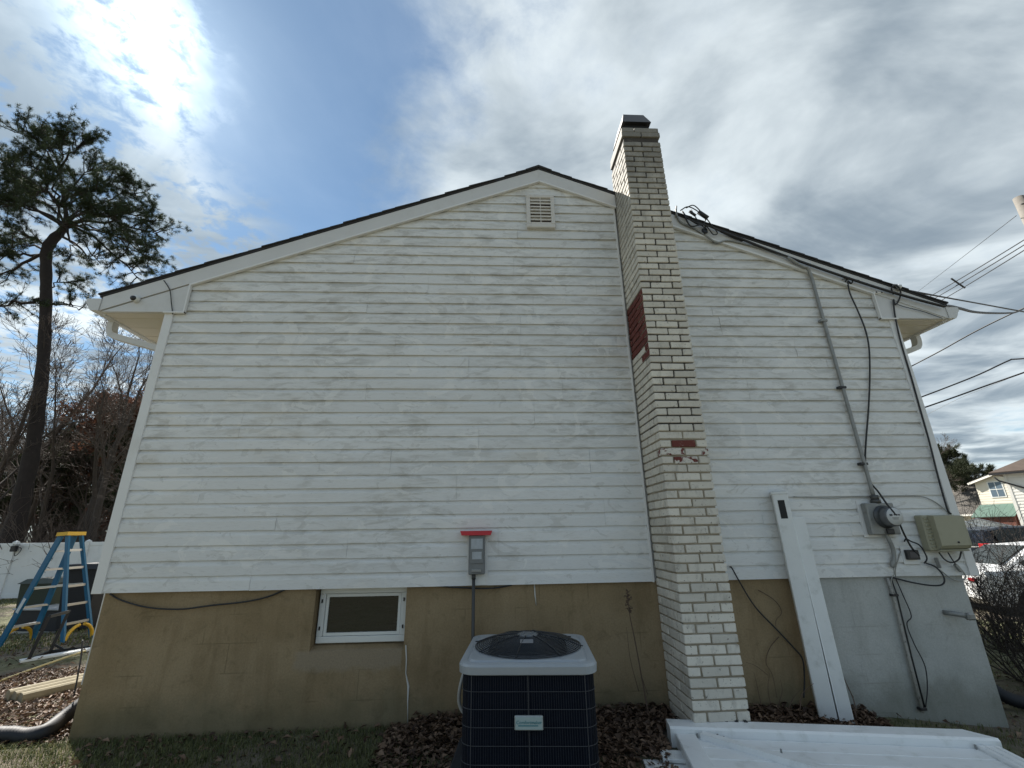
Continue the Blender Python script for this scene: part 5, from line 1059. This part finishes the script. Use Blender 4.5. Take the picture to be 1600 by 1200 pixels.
# ------------------------------------------------------------------ street side on the right
def wallbox(mb, c, sx, sy, z0, z1, rz): mb.box((c[0]-sx/2, c[1]-sy/2, z0), (c[0]+sx/2, c[1]+sy/2, z1), rz=rz)
CREAM = plain('cream_siding', (.66, .62, .52), .6, var=.06, sc_=1); WSID = plain('white_lap_siding', (.76, .74, .68), .55, var=.05, sc_=1)
GROOF = plain('grey_brown_shingles', (.10, .092, .082), .95, var=.3, sc_=3); BROOF = plain('brown_shingles', (.072, .053, .042), .95, var=.35, sc_=3)
class Loc:
    def __init__(s, o, rz): s.o = Vector(o); s.m = Matrix.Rotation(rz, 3, 'Z')
    def __call__(s, x, y, z): return s.o+s.m @ Vector((x, y, z))
def add_local(mb, f, lo, hi, **k): xbox(mb, lo, hi, f, **k)
def far_house(name, o, rz, W, D, ze, zr, wall, roof, label, wins, over=.35, board=.16, side=False, hip=0):
    """gable towards local -y, ridge along y"""
    f = Loc(o, rz); h = empty(name, o, label, 'house'); m = MB()
    P = [(-W/2, 0, -1), (W/2, 0, -1), (W/2, 0, ze), (0, 0, ze if hip else zr), (-W/2, 0, ze)]; n = 5
    m.add([f(x, y, z) for x, y, z in P]+[f(x, D, z) for x, y, z in P], [(0, 1, 2, 3, 4), (9, 8, 7, 6, 5)]+[(i, (i+1) % n, n+(i+1) % n, n+i) for i in range(n)]); m.build('wall', wall, h)
    sl_ = (zr-ze)/(W/2); nb = int((zr+1)/board)
    for k in range(nb):
        z = -.6+k*board; hw = W/2 if z < ze else (0 if hip else max(0, (zr-z-board)/sl_))
        if hw < .1: continue
        m = MB(); m.add([f(-hw-.02, -.03, z), f(hw+.02, -.03, z), f(hw+.02, -.012, z+board), f(-hw-.02, -.012, z+board), f(-hw-.02, .01, z), f(hw+.02, .01, z), f(hw+.02, .01, z+board), f(-hw-.02, .01, z+board)], [(0, 1, 2, 3), (0, 4, 5, 1), (3, 2, 6, 7), (0, 3, 7, 4), (1, 5, 6, 2)]); m.build('siding_board', wall, h)
    if side:
        for k in range(int((ze+.6)/board)):
            z = -.6+k*board; m = MB(); m.add([f(W/2+.03, 0, z), f(W/2+.03, D, z), f(W/2+.012, D, z+board), f(W/2+.012, 0, z+board), f(W/2-.01, 0, z), f(W/2-.01, D, z), f(W/2-.01, D, z+board), f(W/2-.01, 0, z+board)], [(0, 1, 2, 3), (0, 4, 5, 1), (3, 2, 6, 7), (0, 3, 7, 4), (1, 5, 6, 2)]); m.build('siding_board', wall, h)
        for y in (.06, D-.06): m = MB(); xbox(m, (W/2-.02, y-.08, -.8), (W/2+.045, y+.08, ze), f); m.build('corner_board', WSID, h)
        m = MB(); xbox(m, (W/2+over-.03, -over, ze-sl_*over-.03), (W/2+over+.09, D+over, ze-sl_*over+.09), f); m.build('gutter', BLACKM, h)
    for s in (-1, 1):
        m = MB(); e = over; A = [(0, zr), (s*(W/2+e), ze-sl_*e), (s*(W/2+e), ze-sl_*e+.16), (0, zr+.16)]
        m.add([f(x, -over+(hip if x == 0 else 0), z) for x, z in A]+[f(x, D+over, z) for x, z in A], [(0, 1, 2, 3), (7, 6, 5, 4), (0, 4, 5, 1), (1, 5, 6, 2), (2, 6, 7, 3), (3, 7, 4, 0)]); m.build('roof', roof, h)
        if hip: continue
        m = MB(); m.bar(f(0, -over-.02, zr+.02), f(s*(W/2+e), -over-.02, ze-sl_*e+.02), .03, .18); m.build('rake_trim', WSID, h)
    if hip:
        m = MB(); e = over; T_ = [f(-W/2-e, -e, ze-sl_*e), f(W/2+e, -e, ze-sl_*e), f(0, hip-e, zr)]; m.add(T_+[q+Vector((0, 0, .15)) for q in T_], [(0, 2, 1), (3, 4, 5), (0, 1, 4, 3), (1, 2, 5, 4), (2, 0, 3, 5)]); m.build('roof', roof, h)
    for face, u, z, w, hh in wins:
        def g_(a, b, c): return f(a+u, -b-.03, c+z) if face == 'f' else (f(-W/2-b-.03, a+u, c+z) if face == 'l' else f(W/2+b+.03, a+u, c+z))
        m = MB(); xbox(m, (-w/2-.09, 0, -hh/2-.09), (w/2+.09, .03, hh/2+.09), g_); wn_ = m.build('window', WVINYL, h)
        m = MB(); xbox(m, (-w/2, .03, -hh/2), (w/2, .036, hh/2), g_); m.build('pane', plain('sky_glass', (.10, .14, .18), .1) if 'sky_glass' not in bpy.data.materials else bpy.data.materials['sky_glass'], wn_)
        m = MB(); xbox(m, (-w/2, .037, -.03), (w/2, .05, .03), g_); xbox(m, (-.02, .037, .03), (.02, .048, hh/2), g_); xbox(m, (-.02, .037, -hh/2), (.02, .048, -.03), g_); m.build('muntin', WVINYL, wn_)
    return h, f
# cream two storey house with long grey roof
hA, fA = far_house('cream_house', (51.2, 36.2, -.45), R_(-75), 8.5, 9, 6.1, 7.5, CREAM, GROOF, 'cream two storey house with grey roof behind the green roofed shed', [('f', -2.7, 5.3, 1.0, 1.4), ('f', 1.5, 5.3, 1.0, 1.4)], .4, .24)
m = MB(); P = [(-12.5, -.6, 3.0), (-4.0, -.6, 3.0), (-4.0, 5, 6.6), (-12.5, 5, 6.6), (-12.5, 10, 3.0), (-4, 10, 3.0)]
P2 = [fA(*p) for p in P]; m.add(P2+[p-Vector((0, 0, .15)) for p in P2], [(0, 1, 2, 3), (3, 2, 5, 4), (6, 9, 8, 7), (9, 10, 11, 8), (0, 6, 7, 1), (1, 7, 8, 2), (0, 3, 9, 6), (3, 4, 10, 9), (2, 8, 11, 5)]); m.build('wing_roof', GROOF, hA)
m = MB(); xbox(m, (-12, 0, -1), (-4.1, 9.5, 3.0), fA); m.build('wing_wall', CREAM, hA)
m = MB(); m.bar(fA(-12.5, -.64, 2.93), fA(-4.0, -.64, 2.93), .12, .16); m.build('gutter', WSID, hA)
hB, fB = far_house('white_house', (38.67, 26.76, -.45), R_(206), 8.0, 12, 5.45, 7.5, WSID, BROOF, 'white sided house with brown roof at the right edge of the picture', [('s', 3.2, 1.9, 1.0, 1.2), ('s', 5.5, 4.2, 1.0, 1.3)], .55, .20, True, 4.0)
m = MB(); m.tube([fB(4.55, -.35, 5.0), fB(4.45, -.2, 4.75), fB(4.1, .5, 4.35), fB(4.08, 1.6, 3.75)], .05, 8); m.build('downspout', BLACKM, hB)
# green roofed shed, white canopies
sh = empty('garden_shed', (35.3, 26.3, -.45), 'small shed with green metal roof and red brown gable before the houses', 'shed'); fS = Loc((36.4, 25.7, -.45), R_(-78))
GRN = plain('green_metal_roof', (.065, .115, .09), .6, var=.2, sc_=2); RBR = plain('red_brown_boards', (.13, .045, .03), .8, var=.2)
W, D, ze, zr = 2.2, 2.3, 2.55, 3.25
m = MB(); P = [(0, -W/2, 0), (0, W/2, 0), (0, W/2, ze), (0, 0, zr), (0, -W/2, ze)]; n = 5; m.add([fS(x, y, z) for x, y, z in P]+[fS(-D, y, z) for x, y, z in P], [(0, 1, 2, 3, 4), (9, 8, 7, 6, 5)]+[(i, (i+1) % n, n+(i+1) % n, n+i) for i in range(n)]); m.build('wall', RBR, sh)
for s in (-1, 1):
    for k in range(6):
        x0 = .15-k*.41; m = MB(); A = [(0, zr+.02), (s*(W/2+.2), ze-.12)]; up_ = .05
        m.add([fS(x, y, z+dz) for x in (x0, x0-.40) for y, z in A for dz in (0, up_)], [(0, 1, 3, 2), (4, 6, 7, 5), (0, 4, 5, 1), (2, 3, 7, 6), (1, 5, 7, 3), (0, 2, 6, 4)]); m.build('roof_panel', GRN, sh)
def canopy(name, o, rz, W, D, ze, zr, mat_, label):
    f = Loc(o, rz); h = empty(name, o, label, 'canopy')
    for s in (-1, 1):
        m = MB(); A = [(0, zr), (s*W/2, ze)]; m.add([f(y, x, z+dz) for x in (0, D) for y, z in A for dz in (0, .06)], [(0, 1, 3, 2), (4, 6, 7, 5), (0, 4, 5, 1), (2, 3, 7, 6), (1, 5, 7, 3), (0, 2, 6, 4)]); m.build('roof_sheet', mat_, h)
    m = MB(); m.prism([f(-W/2, .02, ze-.02), f(W/2, .02, ze-.02), f(0, .02, zr-.02)], f(0, .06, 0)-f(0, 0, 0)); m.build('gable_panel', WSID, h)
    for x in (-W/2+.1, W/2-.1):
        for y in (.1, D-.1): m = MB(); m.bar(f(x, y, 0), f(x, y, ze), .09, .09); m.build('post', WSID, h)
canopy('carport_canopy', (25.5, 20.2, -.45), R_(-48), 2.6, 3, 1.75, 2.2, plain('white_tarp', (.74, .78, .80), .5), 'white carport canopy behind the dark SUV next to the corner board')
canopy('carport_canopy', (28.8, 22.0, -.45), R_(-48), 3.2, 5, 1.7, 2.25, plain('grey_tarp', (.38, .39, .40), .6), 'grey roofed carport canopy behind the dark SUV below the green shed')
# cars
def car(name, o, rz, st, wheels, mb_, label, glass, tail, wheel_r=.34, boxy=False):
    """st: stations (x, half width, sill z, belt z, roof half width, roof z)"""
    f = Loc(o, rz); c = empty(name, o, label, 'car'); V = []; F = []
    for (x, w, zs, zb, wr, zr) in st:
        R6 = [(w*.93, zs), (w, zs+.18), (w, zb-.10), (w*.96, zb), (wr, zr-.05), (wr*.86, zr)]
        V += [f(x, y, z) for y, z in R6]+[f(x, -y, z) for y, z in R6[::-1]]
    n = 12
    for i in range(len(st)-1):
        for k in range(n): F.append((i*n+k, i*n+(k+1) % n, (i+1)*n+(k+1) % n, (i+1)*n+k))
    F += [tuple(range(n)), tuple(range(len(st)*n-1, (len(st)-1)*n-1, -1))]; body = MB().add(V, F, smooth=False).build('body', mb_, c)
    for (x0, x1, z0a, z1a, z0b, z1b, ya, yb) in glass:
        for s in (-1, 1):
            m = MB(); m.add([f(x0, s*ya, z0a), f(x1, s*ya, z0b), f(x1-(.18 if x1 > x0 else 0)*0, s*yb, z1b), f(x0, s*yb, z1a)], [(0, 1, 2, 3)]); A = list(m.v); e = f(0, s*.012, 0)-f(0, 0, 0); m.add([Vector(a)+e for a in A], [(0, 1, 2, 3)]); m.f += [(i, (i+1) % 4, 4+(i+1) % 4, 4+i) for i in range(4)]; m.m += [0]*4; m.sm += [False]*4; m.build('side_window', GLASS, body)
    for x in wheels:
        for s in (-1, 1):
            cw = f(x, s*(st[2][1]-.10), wheel_r); ax = f(0, s, 0)-f(0, 0, 0); m = MB(); m.lathe([(wheel_r*.6, -.1), (wheel_r*.95, -.1), (wheel_r, -.07), (wheel_r, .07), (wheel_r*.95, .105), (wheel_r*.62, .105)], cw, ax, 20); wh_ = m.build('wheel', BPL, c)
            m = MB(); m.lathe([(wheel_r*.62, .09), (wheel_r*.5, .07), (0, .085)], cw, ax, 14); m.build('rim', ALU, wh_)
    for (lo, hi, mt_, nm) in tail:
        for s in (-1, 1):
            m = MB(); xbox(m, (lo[0], min(s*lo[1], s*hi[1]), lo[2]), (hi[0], max(s*lo[1], s*hi[1]), hi[2]), f, bev=.01); m.build(nm, mt_, c)
    return c, f, body
NAVY = plain('dark_blue_car_paint', (.010, .014, .024), .22, .3, var=.05); WHP = plain('white_car_paint', (.78, .79, .79), .25, var=.03); TL = plain('red_tail_lamp', (.35, .012, .016), .25)
suv_st = [(0, .86, .42, 1.02, .70, 1.30), (.10, .93, .32, 1.05, .73, 1.62), (.9, .95, .28, 1.05, .75, 1.74), (2.2, .95, .28, 1.05, .76, 1.76), (3.0, .95, .28, 1.05, .74, 1.66), (3.65, .94, .28, 1.06, .86, 1.12), (4.5, .90, .30, .98, .82, 1.02), (4.75, .78, .38, .85, .70, .90)]
suv, fU, ub = car('dark_suv', (17.75, 12.7, -.36), R_(-6), suv_st, (.85, 3.75), NAVY, 'dark blue SUV seen from behind, parked past the house corner', [(.35, 1.45, 1.12, 1.62, 1.12, 1.68, .935, .775), (1.55, 2.55, 1.12, 1.68, 1.12, 1.68, .935, .785), (2.62, 3.35, 1.12, 1.64, 1.12, 1.30, .93, .79)], [((-.03, .50, 1.00), (.12, .925, 1.17), TL, 'tail_lamp'), ((3.4, .96, 1.08), (3.55, 1.12, 1.22), BLACKM, 'mirror')])
m = MB(); m.add([fU(-.015, -.66, 1.12), fU(-.015, .66, 1.12), fU(.085, .60, 1.58), fU(.085, -.60, 1.58), fU(.0, -.66, 1.12), fU(.0, .66, 1.12), fU(.10, .60, 1.58), fU(.10, -.60, 1.58)], [(0, 1, 2, 3), (7, 6, 5, 4), (0, 4, 5, 1), (1, 5, 6, 2), (2, 6, 7, 3), (3, 7, 4, 0)]); m.build('rear_window', GLASS, ub)
m = MB(); xbox(m, (-.02, -.9, 1.03), (.05, .9, 1.07), fU); m.build('chrome_strip', ALU, suv)
m = MB(); xbox(m, (-.10, -.86, .40), (.10, .86, .62), fU, bev=.03); m.build('bumper', BLACKM, suv)
wh_st = [(0, .80, .40, .80, .62, .88), (.12, .88, .28, .92, .66, .98), (.7, .90, .24, .95, .66, 1.05), (1.35, .90, .24, .95, .60, 1.42), (2.1, .90, .24, .95, .62, 1.47), (2.75, .90, .24, .94, .60, 1.38), (3.6, .89, .24, .92, .78, .98), (4.3, .84, .28, .80, .74, .86), (4.5, .72, .36, .70, .62, .74)]
wc, fW, wbd = car('white_car', (10.3, 6.3, -.42), R_(-12), wh_st, (.85, 3.55), WHP, 'white sedan behind the bare shrub at the right edge', [(.95, 1.75, .98, 1.10, .98, 1.38, .885, .66), (1.82, 2.75, .98, 1.38, .98, 1.33, .885, .655), (2.8, 3.3, .98, 1.32, .98, 1.06, .88, .70)], [((-.02, .56, .72), (.1, .78, .79), TL, 'tail_lamp'), ((2.95, .92, .95), (3.1, 1.06, 1.06), WHP, 'mirror')], .32)
m = MB(); m.add([fW(.62, -.60, 1.0), fW(.62, .60, 1.0), fW(1.28, .50, 1.39), fW(1.28, -.50, 1.39)], [(0, 1, 2, 3)]); m.v += [tuple(Vector(v)+Vector((0, 0, .03))) for v in m.v[:4]]; m.f += [(7, 6, 5, 4), (0, 4, 5, 1), (1, 5, 6, 2), (2, 6, 7, 3), (3, 7, 4, 0)]; m.m += [0]*5; m.sm += [False]*5; m.build('rear_window', GLASS, wbd)
# street
rd = MB(); rd.add([(22, -40, -.446), (29, -40, -.446), (29, 90, -.446), (22, 90, -.446)], [(0, 1, 2, 3)]); tag(rd.build('street', plain('asphalt', (.05, .05, .052), .9, var=.2, sc_=3, bmp=.3), None), kind='structure')
bush_g = bare_tree('round_shrub', 41, 2.0, .05, 3, foliage='needle', nch=(6, 8), ang=.9, up=.05, fol_n=24, fol_s=.12, rmin=.004); put(bush_g, 25.4, 15.4, 0, 1.15, 'small olive green shrub at the right edge above the white car', 'shrub')

# ------------------------------------------------------------------ utility pole and lines
up_ = empty('utility_pole', (17.164,7.000,11.093), 'weathered wooden utility pole top at the right edge of the sky', 'pole'); PW = plain('weathered_pole_wood', (.19, .175, .155), .9, var=.3, sc_=6, bmp=.6)
tp = Vector((17.362,7.000,11.636)); m = MB(); m.tube([(tp.x, 7, -.6), (tp.x, 7, 6), tp], [.19, .16, .135], 14); m.build('shaft', PW, up_)
for dz in (.35, .75, 1.2): m = MB(); m.tube([tp+Vector((-.16, -.1, -dz)), tp+Vector((.1, -.18, -dz))], .022, 8); m.build('bolt', BLACKM, up_)
m = MB(); m.lathe([(.03, 0), (.05, .02), (.05, .08), (.03, .1)], tp+Vector((-.15, -.08, -1.05)), (-1, 0, 0), 10); m.build('insulator', BLACKM, up_)
def wire(name, a, b, r, sag, label, grp=None, seg=14):
    a, b = Vector(a), Vector(b); P = [a.lerp(b, i/seg)-Vector((0, 0, sag*4*(i/seg)*(1-i/seg))) for i in range(seg+1)]; MB().tube(P, r, 6).build(name, BLACKR, None, label, 'wire', grp)
wire('power_line', (21.288,9.000,12.280), (31.856,26.000,17.223), .022, .1, 'upper of the three parallel power lines behind the right roof edge', 'three parallel power lines')
wire('power_line', (21.187,9.000,12.044), (32.177,26.000,17.057), .022, .1, 'middle of the three parallel power lines behind the right roof edge', 'three parallel power lines')
wire('power_line', (21.086,9.000,11.810), (32.515,26.000,16.779), .022, .1, 'lower of the three parallel power lines behind the right roof edge', 'three parallel power lines')
wire('guy_wire', (17.081,7.050,10.955), (32.349,26.000,17.968), .010, .0, 'thin wire running down left from the utility pole')
ln = empty('line_spacer', (27.721,17.500,15.940), 'small spacer clamped across the three parallel power lines', 'spacer'); q = Vector((21.187,9.000,12.044)).lerp(Vector((32.177,26.000,17.057)), .415)-Vector((0, 0, .09))
m = MB(); m.bar(q+Vector((-.35, 0, .35)), q+Vector((.25, 0, -.25)), .07, .05); m.bar(q+Vector((-.2, 0, -.1)), q+Vector((.25, 0, .1)), .06, .05); m.build('clamp', BLACKM, ln)
wire('service_drop', (4.371,-0.080,3.817), (17.710,7.000,7.063), .011, .0, 'upper thin service wire from the roof bracket toward the street')
wire('service_drop', (3.959,-0.050,3.939), (18.031,7.200,7.166), .009, .02, 'lower thin service wire crossing behind the roof bracket')
MB().tube(cat_rom([(4.832,-0.020,3.639), (5.179,0.200,3.779), (5.949,0.700,4.025), (6.879,1.300,4.307), (8.314,2.200,4.776), (10.321,3.400,5.429), (11.708,4.200,5.913), (14.278,5.500,6.967), (18.472,7.000,8.715)], 6), .018, 7).build('twisted_service_cable', BLACKR, None, 'thick twisted service cable leaving the right gutter', 'cable')
MB().tube(cat_rom([(15.780,11.000,7.098), (16.231,11.000,7.309), (16.291,10.000,7.443), (16.513,9.000,7.685), (16.545,8.000,7.780), (16.506,7.000,7.798)], 6), .022, 7).build('sagging_cable', BLACKR, None, 'black cable rising right from behind the corner board', 'cable')
MB().tube(cat_rom([(18.929,14.000,6.802), (20.057,13.500,7.209), (21.146,13.000,7.629), (22.050,12.500,8.060), (22.248,12.300,8.069), (22.935,11.000,7.684)], 6), .03, 7).build('street_cable', BLACKR, None, 'upper of the two thick street cables at right', 'cable')
MB().tube(cat_rom([(20.079,15.000,6.632), (21.339,14.500,7.043), (22.487,14.000,7.438), (23.244,13.000,7.724), (24.500,12.000,8.189)], 6), .034, 7).build('street_cable', BLACKR, None, 'lower of the two thick street cables at right', 'cable')
MB().tube(cat_rom([(25.635,20.000,7.654), (26.894,19.000,8.373), (28.301,18.000,8.965), (30.694,16.000,10.064)], 6), .008, 5).build('thin_street_wire', GREYC, None, 'very thin grey wire under the thick street cables', 'wire')
